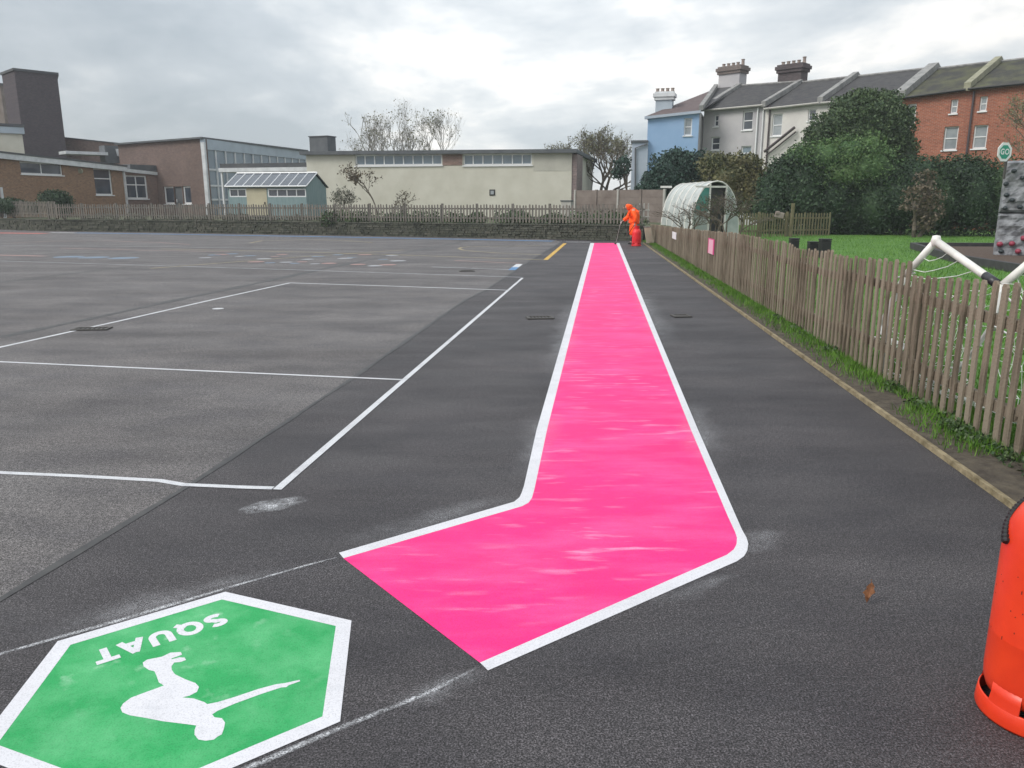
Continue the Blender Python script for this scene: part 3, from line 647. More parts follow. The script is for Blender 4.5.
# far stone wall with its fence, and the raised yard behind it
WZ = .58
wt = thing('stone_retaining_wall', 'low dark stone retaining wall along the far side of the playground', 'wall', tuple(WP[4]))
def offp(P, d, up=0.0):
    o_ = []
    for i, p in enumerate(P):
        a = P[min(i+1, len(P)-1)]-P[max(i-1, 0)]; a.z = 0; a.normalize(); o_.append(Vector((p.x-a.y*d, p.y+a.x*d, up)))
    return o_
W0, W1 = offp(WP, 0.0), offp(WP, .32)
mb = MB(); cpg = MB()
for i in range(len(WP)-1):
    m_ = max(1, int((W0[i+1]-W0[i]).length/.42))
    for k in range(m_):
        a, b = W0[i].lerp(W0[i+1], k/m_), W0[i].lerp(W0[i+1], (k+1)/m_); c, d = W1[i].lerp(W1[i+1], (k+1)/m_), W1[i].lerp(W1[i+1], k/m_)
        cpg.hexa([(a.x, a.y-.03, WZ), (b.x-.012, b.y-.03, WZ), (c.x-.012, c.y, WZ), (d.x, d.y, WZ), (a.x, a.y-.03, WZ+.06), (b.x-.012, b.y-.03, WZ+.06), (c.x-.012, c.y, WZ+.06), (d.x, d.y, WZ+.06)])
    L_ = (W0[i+1]-W0[i]).length; row_h = [0, .10, .19, .31, .40, .50, WZ-.006]
    for z0_, z1_ in zip(row_h, row_h[1:]):      # random rubble courses
        u = 0
        while u < L_-.01:
            e = min(L_, u+rnd.uniform(.12, .42)); a, b = W0[i].lerp(W0[i+1], u/L_), W0[i].lerp(W0[i+1], e/L_); j = rnd.uniform(-.03, .02); t1 = rnd.uniform(-.012, .012)
            mb.hexa([(a.x+.008, a.y+j, z0_), (b.x-.008, b.y+j, z0_), (b.x-.008, b.y+.08, z0_), (a.x+.008, a.y+.08, z0_), (a.x+.008, a.y+j+t1, z1_-.012), (b.x-.008, b.y+j-t1, z1_-.012), (b.x-.008, b.y+.08, z1_-.012), (a.x+.008, a.y+.08, z1_-.012)]); u = e
mb.build('stonework', M['stone'], wt); cpg.build('coping', M['stone'], wt)
bk = MB(); Wm = offp(WP, .06)
for i in range(len(WP)-1):
    a, b, c, d = Wm[i], Wm[i+1], W1[i+1], W1[i]
    bk.hexa([(a.x, a.y, 0), (b.x, b.y, 0), (c.x, c.y-.01, 0), (d.x, d.y-.01, 0), (a.x, a.y, WZ-.006), (b.x, b.y, WZ-.006), (c.x, c.y-.01, WZ-.006), (d.x, d.y-.01, WZ-.006)])
bk.build('mortar_core', M['sleeper'], wt)
MB().flat([(p.x, p.y) for p in offp(WP, .28)]+[(W1[-1].x+1.2, W1[-1].y+.2), (9.5, 60), (9.5, 200), (-120, 200), (-120, W1[0].y)], WZ-.03).build('school_yard', M['rough_grass'], **K)
farf = [(p.x, p.y) for p in offp(WP, .2)[2:]]
simple_fence(farf, WZ+.06, .80, .148, .07, M['pale_far'], 'grey picket fence standing on the far stone wall in front of the school hall')
lf = offp(WP, 1.3)[:3]; simple_fence([(lf[0].x, lf[0].y), (lf[1].x, lf[1].y), (lf[2].x-.4, lf[2].y)], WZ+.06, .95, .148, .07, M['pale_far'], 'grey picket fence set back on the terrace at the far left')
tp = offp(WP, .34)[:3]; tq = offp(WP, 1.25)[:3]
MB().flat([(p.x, p.y) for p in tp]+[(p.x, p.y) for p in tq[::-1]], WZ+.004).build('terrace_paving', M['concrete_grey'], **K)

# ------------------------------------------------------------------ facades
def facade_wall(mb, F, u0, u1, z0, ztop, holes, th=.3):
    """solid wall with real openings; ztop is a function of u"""
    cuts = sorted(set([u0, u1]+[c for h in holes for c in (h[0], h[1]) if u0 < c < u1]))
    for a, b in zip(cuts, cuts[1:]):
        hs = sorted([h for h in holes if h[0] <= a+1e-6 and h[1] >= b-1e-6], key=lambda h: h[2]); z = z0
        for h in hs:
            mb.fbox(F, a, b, -th, 0, z, h[2]); z = h[3]
        za, zb = ztop(a), ztop(b)
        mb.hexa([F.pt(a, 0, z), F.pt(b, 0, z), F.pt(b, -th, z), F.pt(a, -th, z), F.pt(a, 0, za), F.pt(b, 0, zb), F.pt(b, -th, zb), F.pt(a, -th, za)])
def window(F, h, parent, nx=1, nz_=1, fr=.06, glass='glass', sill=True, frame='pvc', name='window', setback=.10, transom=None, label=None):
    u0, u1, z0, z1 = h; mb = MB(); d0, d1 = -setback-.05, -setback
    mb.fbox(F, u0, u1, d0, d1, z0, z0+fr); mb.fbox(F, u0, u1, d0, d1, z1-fr, z1)
    mb.fbox(F, u0, u0+fr, d0, d1, z0+fr, z1-fr); mb.fbox(F, u1-fr, u1, d0, d1, z0+fr, z1-fr)
    for k in range(1, nx):
        u = u0+(u1-u0)*k/nx; mb.fbox(F, u-fr*.4, u+fr*.4, d0+.003, d1-.003, z0+fr, z1-fr)
    for k in range(1, nz_):
        z = z0+(z1-z0)*(transom if transom else k/nz_); mb.fbox(F, u0+fr, u1-fr, d0+.006, d1-.006, z-fr*.4, z+fr*.4)
    o = mb.build(name, M[frame], parent)
    if label: o['label'] = label
    MB().fbox(F, u0+fr*.5, u1-fr*.5, d0-.02, d0+.012, z0+fr*.5, z1-fr*.5).build('pane', M[glass], o)
    if sill: MB().fbox(F, u0-.06, u1+.06, -setback+.004, .07, z0-.07, z0-.002).build('sill', M[frame], o)
    return o
def pxrect(F, x0, y0, x1, y1):
    a = F.uz(x0, (y0+y1)/2)[0]; b = F.uz(x1, (y0+y1)/2)[0]; xm = (x0+x1)/2
    return (a, b, F.uz(xm, y1)[1], F.uz(xm, y0)[1])
def box_shell(mb, F, u0, u1, depth, z0, z1f, th=.3):
    """side and back walls behind a facade"""
    for ua, ub in ((u0, u0+th), (u1-th, u1)):
        mb.hexa([F.pt(ua, -th-.002, z0), F.pt(ub, -th-.002, z0), F.pt(ub, -depth, z0), F.pt(ua, -depth, z0), F.pt(ua, -th-.002, z1f(ua)), F.pt(ub, -th-.002, z1f(ub)), F.pt(ub, -depth, z1f(ub)), F.pt(ua, -depth, z1f(ua))])
    mb.hexa([F.pt(u0+th, -depth+th, z0), F.pt(u1-th, -depth+th, z0), F.pt(u1-th, -depth, z0), F.pt(u0+th, -depth, z0), F.pt(u0+th, -depth+th, z1f(u0)), F.pt(u1-th, -depth+th, z1f(u1)), F.pt(u1-th, -depth, z1f(u1)), F.pt(u0+th, -depth, z1f(u0))])
def flat_roof(F, u0, u1, depth, zf, th, over, m, parent, name='roof'):
    mb = MB(); a, b = zf(u0), zf(u1)
    mb.hexa([F.pt(u0-over, over, a), F.pt(u1+over, over, b), F.pt(u1+over, -depth-over, b), F.pt(u0-over, -depth-over, a), F.pt(u0-over, over, a+th), F.pt(u1+over, over, b+th), F.pt(u1+over, -depth-over, b+th), F.pt(u0-over, -depth-over, a+th)])
    return mb.build(name, m, parent)
GZ = WZ-.03

# cream school hall ---------------------------------------------------------------
F = Fac(plan(306, 53, 155), plan(572, 49.5, 155)); t = thing('school_hall', 'long cream rendered school hall with a band of high windows', 'hall', tuple(F.pt(F.L/2, 0, GZ)))
zt = lambda u: 4.62+.0*u
zt_l = F.uz(306, 155)[1]; zt_r = F.uz(572, 153)[1]; zt = lambda u: zt_l+(zt_r-zt_l)*u/F.L
h1 = pxrect(F, 355, 154.2, 442, 165.5); h2 = pxrect(F, 463, 153.6, 532, 165.2)
hs = [h1, h2]
mb = MB(); facade_wall(mb, F, 0, F.L, GZ, zt, hs); box_shell(mb, F, 0, F.L, 12, GZ, zt); mb.build('wall', M['cream'], t)
u_a, u_b, z_a, z_b = pxrect(F, 533.5, 154.6, 571, 171); MB().fbox(F, u_a, F.L-.02, .001, .012, z_a, z_b).build('render_patch', M['cream_dirty'], t)
u_a, u_b, z_a, z_b = pxrect(F, 442.6, 154.4, 462.4, 165.4); MB().fbox(F, u_a, u_b, .001, .02, z_a, z_b).build('brick_infill', brick('infill_brick', (.30, .19, .15), (.22, .14, .12), (.35, .32, .3), F.ang), t)
window(F, h1, t, nx=9, fr=.09, glass='glass_blue'); window(F, h2, t, nx=7, fr=.09, glass='glass_blue')
flat_roof(F, 0, F.L, 12, zt, .22, .3, M['fascia'], t)
# brown edge wall at the right end
c = F.pt(F.L+.38, -1.2, 0); MB().fbox(F, F.L+.003, F.L+.3, -3, -.05, GZ, zt_r-.05).build('end_pier', brick('pier_brick', (.26, .19, .18), (.20, .15, .15), (.3, .28, .27), F.ang+1.57), t)
u_a, u_b, z_a, z_b = pxrect(F, 489.5, 189.5, 495, 195.5)
sg = thing('wall_notice', 'small dark framed notice on the cream hall wall', 'notice', tuple(F.pt((u_a+u_b)/2, .02, z_a)))
MB().fbox(F, u_a, u_b, .002, .03, z_a, z_b).build('frame', M['black'], sg); MB().fbox(F, u_a+.07, u_b-.07, .03, .036, z_a+.07, z_b-.07).build('sheet', M['glass_pale'], sg)
# tank on the roof
FT = Fac(plan(309.5, 55, 143), plan(327.5, 54.4, 143)); a = FT.uz(319, 135.8)[1]; b = zt_l+.2
tk = thing('roof_tank', 'dark square water tank housing on the hall roof', 'tank', tuple(FT.pt(.7, 0, b)))
MB().fbox(FT, 0, FT.L, -.9, 0, b+.0, a-.06).build('casing', M['fascia'], tk); MB().fbox(FT, -.05, FT.L+.05, -.95, .05, a-.06, a).build('lid', M['roofdark'], tk)
# meter cabinet at the right foot of the hall
FC = Fac(plan(561, 47.5), plan(571, 47.2)); a = FC.uz(566, 201.5)[1]
cb_ = thing('utility_cabinet', 'small pale grey cabinet at the right corner of the cream hall', 'cabinet', tuple(FC.pt(.3, 0, GZ)))
MB().fbox(FC, 0, FC.L, -.4, 0, GZ, a).build('body', M['concrete_grey'], cb_, bevel=.01); MB().fbox(FC, -.04, FC.L+.04, -.44, .04, a+.002, a+.07).build('cap', M['fascia'], cb_)

# glazed two storey block ---------------------------------------------------------
FG = Fac(plan(203.5, 62, 140), plan(306, 78, 152)); FL = Fac(plan(118, 67, 146), plan(203.5, 62, 140))
zg0 = FG.uz(203.5, 138.8)[1]; zg1 = FG.uz(306, 151.5)[1]; zgf = lambda u: zg0+(zg1-zg0)*u/FG.L
gb = thing('glazed_classroom_block', 'tall brick block with a fully glazed white framed side', 'building', tuple(FG.pt(0, 0, GZ)))
zl0 = FL.uz(118, 145)[1]; zlf = lambda u: zl0+(zg0-zl0)*u/FL.L
dr = [pxrect(FL, 164, 186.5, 174, 204), pxrect(FL, 174.3, 186.5, 182.5, 207), pxrect(FL, 183, 186, 191, 204)]
mb = MB(); facade_wall(mb, FL, 0, FL.L, GZ, zlf, dr); mb.build('brick_wall', brick('block_brick', (.19, .125, .105), (.145, .095, .085), (.21, .19, .175), FL.ang), gb)
window(FL, dr[0], gb, fr=.12); window(FL, dr[2], gb, fr=.12)
dd = MB().fbox(FL, dr[1][0]+.02, dr[1][1]-.02, -.2, -.12, dr[1][2], dr[1][3]); do_ = dd.build('door', M['fascia'], gb); MB().fbox(FL, dr[1][0]+.12, dr[1][0]+.17, -.118, -.07, 1.5, 1.75).build('handle', M['pvc'], do_)
# glazing: bottom wall, grid, fascia
zb_ = lambda u: zgf(u)-.75
mb = MB(); mb.hexa([FG.pt(0, .05, zb_(0)), FG.pt(FG.L, .05, zb_(FG.L)), FG.pt(FG.L, -.3, zb_(FG.L)), FG.pt(0, -.3, zb_(0)), FG.pt(0, .05, zgf(0)), FG.pt(FG.L, .05, zgf(FG.L)), FG.pt(FG.L, -.3, zgf(FG.L)), FG.pt(0, -.3, zgf(0))]); mb.build('fascia', M['gfascia'], gb)
mb = MB(); nb = 12
for k in range(nb+1):
    u = .1+(FG.L-.2)*k/nb; mb.fbox(FG, u-.07, u+.07, -.12, .02, GZ, zb_(u)-.004)
for zz_ in (1.15, 2.2, 3.4): mb.fbox(FG, .2, FG.L-.2, -.10, 0, GZ+zz_-.07, GZ+zz_+.07)
o = mb.build('window_frame', M['wfascia'], gb)
z_ = min(zb_(0), zb_(FG.L))
mb = MB(); mb.hexa([FG.pt(.02, -.06, GZ), FG.pt(FG.L, -.06, GZ), FG.pt(FG.L, -.09, GZ), FG.pt(.02, -.09, GZ), FG.pt(.02, -.06, zb_(0)), FG.pt(FG.L, -.06, zb_(FG.L)), FG.pt(FG.L, -.09, zb_(FG.L)), FG.pt(.02, -.09, zb_(0))]); mb.build('pane', M['glass_blue'], o)
MB().fbox(FG, -.12, .1, -.2, .09, GZ, zb_(0)+.5).build('corner_post', M['wfascia'], gb)
mb = MB()
p = [FL.pt(-.1, .25, 0), FL.pt(FL.L+.1, .25, 0), FG.pt(FG.L, .25, 0), FG.pt(FG.L, -14, 0), FL.pt(-.1, -16, 0)]
zr = [zl0, zg0, zg1, zg1, zl0]; mb.add([(q.x, q.y, z+.004) for q, z in zip(p, zr)]+[(q.x, q.y, z+.3) for q, z in zip(p, zr)], [(4, 3, 2, 1, 0), (5, 6, 7, 8, 9)]+[(i, (i+1) % 5, 5+(i+1) % 5, 5+i) for i in range(5)]); mb.v = [(v[0], v[1], v[2]-(.17 if i >= 5 else 0)) for i, v in enumerate(mb.v)]; mb.build('roof', M['fascia'], gb)
# white edged canopy in front of the block
FCn = Fac(plan(221, 58), plan(312, 56)); a = FCn.uz(260, 171.3)[1]
cn = thing('flat_canopy', 'flat white edged canopy roof behind the teal shed', 'canopy', tuple(FCn.pt(0, 0, GZ)))
MB().fbox(FCn, 0, FCn.L, -4, 0, a-.02, a+.25).build('canopy_roof', M['wfascia'], cn); MB().fbox(FCn, .1, FCn.L-.1, -3.9, -.05, a+.254, a+.55).build('upstand', M['roofdark'], cn)
for u in (.15, FCn.L*.5, FCn.L-.15): MB().fbox(FCn, u-.06, u+.06, -.2, -.08, GZ, a-.024).build('post', M['wfascia'], cn)

# brick range on the left -----------------------------------------------------------
FB1 = Fac(plan(-40, 48.5), plan(125.5, 62)); z0_ = FB1.uz(0, 158.6)[1]; z1_ = FB1.uz(125.5, 171.5)[1]; uz0 = FB1.uz(0, 158)[0]; zf1 = lambda u: z0_+(z1_-z0_)*(u-uz0)/(FB1.L-uz0)
br_ = thing('brick_classrooms', 'single storey brown brick classrooms with a white roof edge at the far left', 'building', tuple(FB1.pt(0, 0, GZ)))
hw = [pxrect(FB1, 20.5, 162.5, 62.5, 174.6), pxrect(FB1, 94.6, 168.6, 112.2, 195)]
mb = MB(); facade_wall(mb, FB1, 0, FB1.L, GZ, zf1, hw); box_shell(mb, FB1, 0, FB1.L, 8, GZ, zf1); mb.build('wall', brick('classroom_brick', (.30, .175, .105), (.23, .135, .085), (.27, .22, .17), FB1.ang, (.78, .72, .7)), br_)
window(FB1, hw[0], br_, nx=2, fr=.08); window(FB1, hw[1], br_, nz_=2, fr=.09, transom=.62)
flat_roof(FB1, 0, FB1.L, 8, zf1, .34, .25, M['wfascia'], br_)
mb = MB(); mb.hexa([FB1.pt(-.3, .29, zf1(0)+.345), FB1.pt(FB1.L+.3, .29, zf1(FB1.L)+.345), FB1.pt(FB1.L+.3, -8, zf1(FB1.L)+.345), FB1.pt(-.3, -8, zf1(0)+.345), FB1.pt(-.3, .29, zf1(0)+.45), FB1.pt(FB1.L+.3, .29, zf1(FB1.L)+.45), FB1.pt(FB1.L+.3, -8, zf1(FB1.L)+.45), FB1.pt(-.3, -8, zf1(0)+.45)]); mb.build('roof_edge', M['roofdark'], br_)
u_, z_ = FB1.uz(79.5, 171); c = FB1.pt(u_, .06, z_); mb = MB(); mb.tube([c+Vector((0, .08, 0)), c-Vector((0, .1, 0))], .17, 16); mb.build('bulkhead_lamp', M['coping_moss'], br_, smooth=False)
u_ = FB1.uz(123.8, 180)[0]; MB().fbox(FB1, u_-.06, u_+.08, .003, .12, GZ, zf1(u_)-.02).build('downpipe', M['wfascia'], br_)
# window at far left edge (white post)
u_ = FB1.uz(.8, 190)[0]; MB().fbox(FB1, u_-.1, u_+.06, .003, .1, GZ, GZ+1.9).build('post', M['wfascia'], br_)
# lower link section
FB2 = Fac(plan(125.8, 62.4), plan(161, 65)); z0_ = FB2.uz(126, 171.6)[1]; z1_ = FB2.uz(161, 175.6)[1]; zf2 = lambda u: z0_+(z1_-z0_)*u/FB2.L
lk = thing('brick_link_block', 'lower brick link block between the classrooms and the glazed block', 'building', tuple(FB2.pt(0, 0, GZ)))
hw = [pxrect(FB2, 126.5, 175.5, 147.5, 198.8)]
mb = MB(); facade_wall(mb, FB2, 0, FB2.L, GZ, zf2, hw); mb.build('wall', brick('link_brick', (.25, .16, .13), (.19, .12, .1), (.26, .22, .2), FB2.ang), lk)
window(FB2, hw[0], lk, nx=2, nz_=2, fr=.1, transom=.6); flat_roof(FB2, 0, FB2.L, 4, zf2, .24, .15, M['wfascia'], lk)
mb = MB(); mb.fbox(FB2, .6, FB2.L+.2, -4, .1, z0_+.1, z0_+.55); mb.build('parapet', M['fascia'], lk)
# big brick wall behind, tower, cream block
FB3 = Fac(plan(60, 77, 140), plan(128, 76, 144)); z0_ = FB3.uz(66, 137.5)[1]; z1_ = FB3.uz(124, 145)[1]; 
bw_ = thing('brick_rear_hall', 'large plain brick hall rising behind the low classrooms', 'building', tuple(FB3.pt(0, 0, GZ)))
zf3 = lambda u: z0_+(z1_-z0_)*u/FB3.L
mb = MB(); facade_wall(mb, FB3, 0, FB3.L, GZ, zf3, []); box_shell(mb, FB3, 0, FB3.L, 8, GZ, zf3); mb.build('wall', brick('hall_brick', (.235, .155, .135), (.18, .12, .11), (.25, .22, .2), FB3.ang), bw_); flat_roof(FB3, 0, FB3.L, 8, zf3, .1, .08, M['fascia'], bw_)
# small white roof lights and flues on the low roofs
FR = Fac(plan(66, 66), plan(140, 70)); a, b, z0_, z1_ = pxrect(FR, 66, 151.5, 108, 154.5)
rl = thing('white_roof_upstand', 'long white roof upstand with a bent flue pipe above the classrooms', 'roof vent', tuple(FR.pt(a, 0, z0_)))
MB().fbox(FR, a, b, -2, 0, z0_, z1_).build('upstand', M['wfascia'], rl); mb = MB(); P1 = [FR.uz(117, 149), FR.uz(118, 155), FR.uz(133, 163)]; mb.tube([FR.pt(u, .0, z) for u, z in P1], .12, 8); mb.build('flue_pipe', M['wfascia'], rl)
MB().fbox(FR, b-.2, b+.9, -1.5, -.05, z0_-.6, z1_+.55).build('plant_box', M['fascia'], rl)
ft = Fac(plan(14, 72, 70), plan(57.5, 74.5, 78)); fl_ = Fac(plan(1.5, 74.5, 73), plan(14, 72, 70)); zt_ = ft.uz(14, 70.5)[1]; zt2 = ft.uz(57, 78.6)[1]
tw = thing('brick_tower', 'tall dark brick tower block standing above the classrooms', 'tower', tuple(ft.pt(0, 0, GZ)))
uR = ft.L; bR = ft.pt(uR, 0, 0)*1.09-Vector((.2, 0, 0))
tm = brick('tower_brick', (.088, .072, .080), (.068, .058, .068), (.10, .09, .098), ft.ang, (.8, .8, .85))
mb = MB(); mb.hexa([ft.pt(0, 0, GZ), ft.pt(uR, 0, GZ), Vector((bR.x, bR.y, GZ)), fl_.pt(0, 0, GZ), ft.pt(0, 0, zt_), ft.pt(uR, 0, zt_), Vector((bR.x, bR.y, zt_)), fl_.pt(0, 0, zt_)]); mb.build('shaft', tm, tw)
mb = MB(); mb.hexa([ft.pt(-.1, .1, zt_), ft.pt(uR+.1, .1, zt_), Vector((bR.x, bR.y, zt_)), fl_.pt(-.1, .1, zt_), ft.pt(-.1, .1, zt_+.2), ft.pt(uR+.1, .1, zt_+.2), Vector((bR.x, bR.y, zt_+.2)), fl_.pt(-.1, .1, zt_+.2)]); mb.build('coping', M['roofdark'], tw)
f5 = Fac(plan(-30, 86), plan(16, 85)); a = f5.uz(2, 85)[1]
tb = thing('brown_rear_block', 'brown block just visible behind the dark tower at the left edge', 'building', tuple(f5.pt(0, 0, GZ)))
MB().fbox(f5, 0, f5.L, -5, 0, GZ, a).build('wall', M['concrete'], tb); MB().fbox(f5, -.1, f5.L+.1, -5.1, .1, a+.002, a+.2).build('roof', M['roofdark'], tb)
f4 = Fac(plan(-40, 62), plan(22, 65, 133)); z0_ = f4.uz(0, 132)[1]; z1_ = f4.uz(21, 134)[1]
cb2 = thing('cream_upper_block', 'cream walled upper storey with a pale roof edge at the far left', 'building', tuple(f4.pt(0, 0, GZ)))
mb = MB(); facade_wall(mb, f4, 0, f4.L, GZ, lambda u: z1_, []); mb.fbox(f4, 0, f4.L, -4, -.31, GZ, z1_-.01); mb.build('wall', M['cream'], cb2)
MB().fbox(f4, -.2, f4.L+.15, -4.2, .2, z1_+.002, z1_+.5).build('roof_edge', M['gfascia'], cb2); MB().fbox(f4, -.2, f4.L+.2, -4.2, .25, z1_+.504, z1_+.72).build('roof', M['roofdark'], cb2)

# teal shed with glazed roof --------------------------------------------------------
fs_ = Fac(plan(228.5, 46.2), plan(306.5, 45.2)); sh = thing('teal_potting_shed', 'teal boarded potting shed with glazed roof and cream yellow door', 'shed', tuple(fs_.pt(2.4, 0, GZ)))
ze = fs_.uz(260, 187)[1]; hw = [pxrect(fs_, 229.5, 188.8, 246.5, 197), pxrect(fs_, 268, 188.8, 306, 197)]; dh = pxrect(fs_, 247, 188, 267.5, 218)
dh = (dh[0], dh[1], GZ, dh[3])
mb = MB(); facade_wall(mb, fs_, 0, fs_.L, GZ, lambda u: ze, [(h[0], h[1], h[2], h[3]) for h in hw]+[dh], .08); W_ = 2.6
for u in (0, fs_.L-.08):
    rz_ = fs_.uz(270, 174.5)[1]
    pts = [fs_.pt(u, -.082, GZ), fs_.pt(u, -W_, GZ), fs_.pt(u, -W_, ze), fs_.pt(u, -W_/2, rz_), fs_.pt(u, -.082, ze+.1)]; q = [p+Vector((fs_.d.x*.08, fs_.d.y*.08, 0)) for p in pts]
    mb.add(pts+q, [(0, 1, 2, 3, 4), (9, 8, 7, 6, 5)]+[(i, 5+i, 5+(i+1) % 5, (i+1) % 5) for i in range(5)])
mb.fbox(fs_, .08, fs_.L-.08, -W_, -W_+.08, GZ, ze); mb.build('boarding', M['teal'], sh)
window(fs_, hw[0], sh, nx=2, fr=.06, setback=.0, sill=False); window(fs_, hw[1], sh, nx=4, fr=.06, setback=.0, sill=False)
d_ = MB().fbox(fs_, dh[0]+.01, dh[1]-.01, -.06, .01, dh[2], dh[3]-.02).build('door', M['door_yellow'], sh); MB().fbox(fs_, dh[1]-.18, dh[1]-.12, .012, .05, 1.4, 1.55).build('handle', M['dark_metal'], d_)
mb = MB(); a, b = fs_.pt(-.1, .15, ze-.02), fs_.pt(fs_.L+.1, .15, ze-.02); c, d = fs_.pt(fs_.L+.1, -W_/2, rz_+.06), fs_.pt(-.1, -W_/2, rz_+.06); e_, g_ = fs_.pt(fs_.L+.1, -W_-.15, ze-.02), fs_.pt(-.1, -W_-.15, ze-.02); up = Vector((0, 0, .05))
mb.hexa([a, b, c, d, a+up, b+up, c+up, d+up]); mb.hexa([d+Vector((0, .004, 0)), c+Vector((0, .004, 0)), e_, g_, d+up, c+up, e_+up, g_+up]); rf = mb.build('roof', M['glass'], sh)
mb = MB()
for k in range(10):
    p0, p1 = a.lerp(b, k/9)+up*1.2, d.lerp(c, k/9)+up*1.2; mb.tube([p0, p1], .035, 4)
mb.tube([d+up*1.4, c+up*1.4], .06, 6); mb.tube([a+up, b+up], .04, 4); mb.build('glazing_bars', M['pvc'], rf)
fe = Fac(plan(306.8, 45.3), plan(322, 48.5)); 

# brown concrete panel boundary wall and end of the playground -----------------------
f6 = Fac(plan(575, 43), plan(664, 40)); zt_ = f6.uz(620, 190)[1]
pw_ = thing('concrete_panel_wall', 'brown concrete panel boundary wall between the hall and the polytunnel', 'wall', tuple(f6.pt(0, 0, 0)))
mb = MB(); npan = 4
for k in range(npan):
    u0, u1 = f6.L*k/npan+.05, f6.L*(k+1)/npan-.05
    for r_ in range(6):
        z0_, z1_ = zt_*r_/6, zt_*(r_+1)/6; mb.fbox(f6, u0, u1, -.06, 0, z0_, z1_-.014); mb.fbox(f6, u0, u1, -.06, -.012, z1_-.014, z1_)
mb.build('panel', M['concrete'], pw_)
for k in range(npan+1):
    u = f6.L*k/npan; MB().fbox(f6, u-.048, u+.048, -.1, .05, 0, zt_+.03).build('post', M['concrete'] if k % 2 else M['concrete_grey'], pw_)
fe_ = G(641, 241.2); 
bd = thing('leaning_board', 'pale cream board leaning against the far end of the picket fence', 'board', (G(648, 243).x, G(648, 243).y, 0))
c = G(648.5, 243.6); mb = MB(); mb.hexa([(c.x-.10, c.y-.1, .02), (c.x+.14, c.y-.35, .02), (c.x+.16, c.y-.33, .02), (c.x-.08, c.y-.06, .02), (c.x-.20, c.y-.0, .62), (c.x+.02, c.y-.2, .62), (c.x+.04, c.y-.18, .62), (c.x-.18, c.y+.03, .62)]); mb.build('panel', M['board'], bd)
mb = MB(); mb.hexa([(c.x-.22, c.y-.02, .62), (c.x+.04, c.y-.22, .62), (c.x+.06, c.y-.18, .62), (c.x-.2, c.y+.03, .62), (c.x-.22, c.y-.02, .65), (c.x+.04, c.y-.22, .65), (c.x+.06, c.y-.18, .65), (c.x-.2, c.y+.03, .65)]); mb.build('top_edge', M['coping'], bd)
# small white pallet like rack standing behind the wall
c = at(643.5, 222, 37); rk = thing('white_slatted_rack', 'small white slatted rack standing beyond the far wall', 'rack', (c.x, c.y, 0))
for dx_ in (-.2, 0, .2): MB().box((c.x+dx_, c.y, .75), (.05, .04, 1.5)).build('upright', M['concrete_grey'], rk)
MB().box((c.x, c.y-.03, 1.2), (.5, .02, .06)).build('slat', M['concrete_grey'], rk); MB().box((c.x, c.y-.03, .9), (.5, .02, .06)).build('slat', M['concrete_grey'], rk)

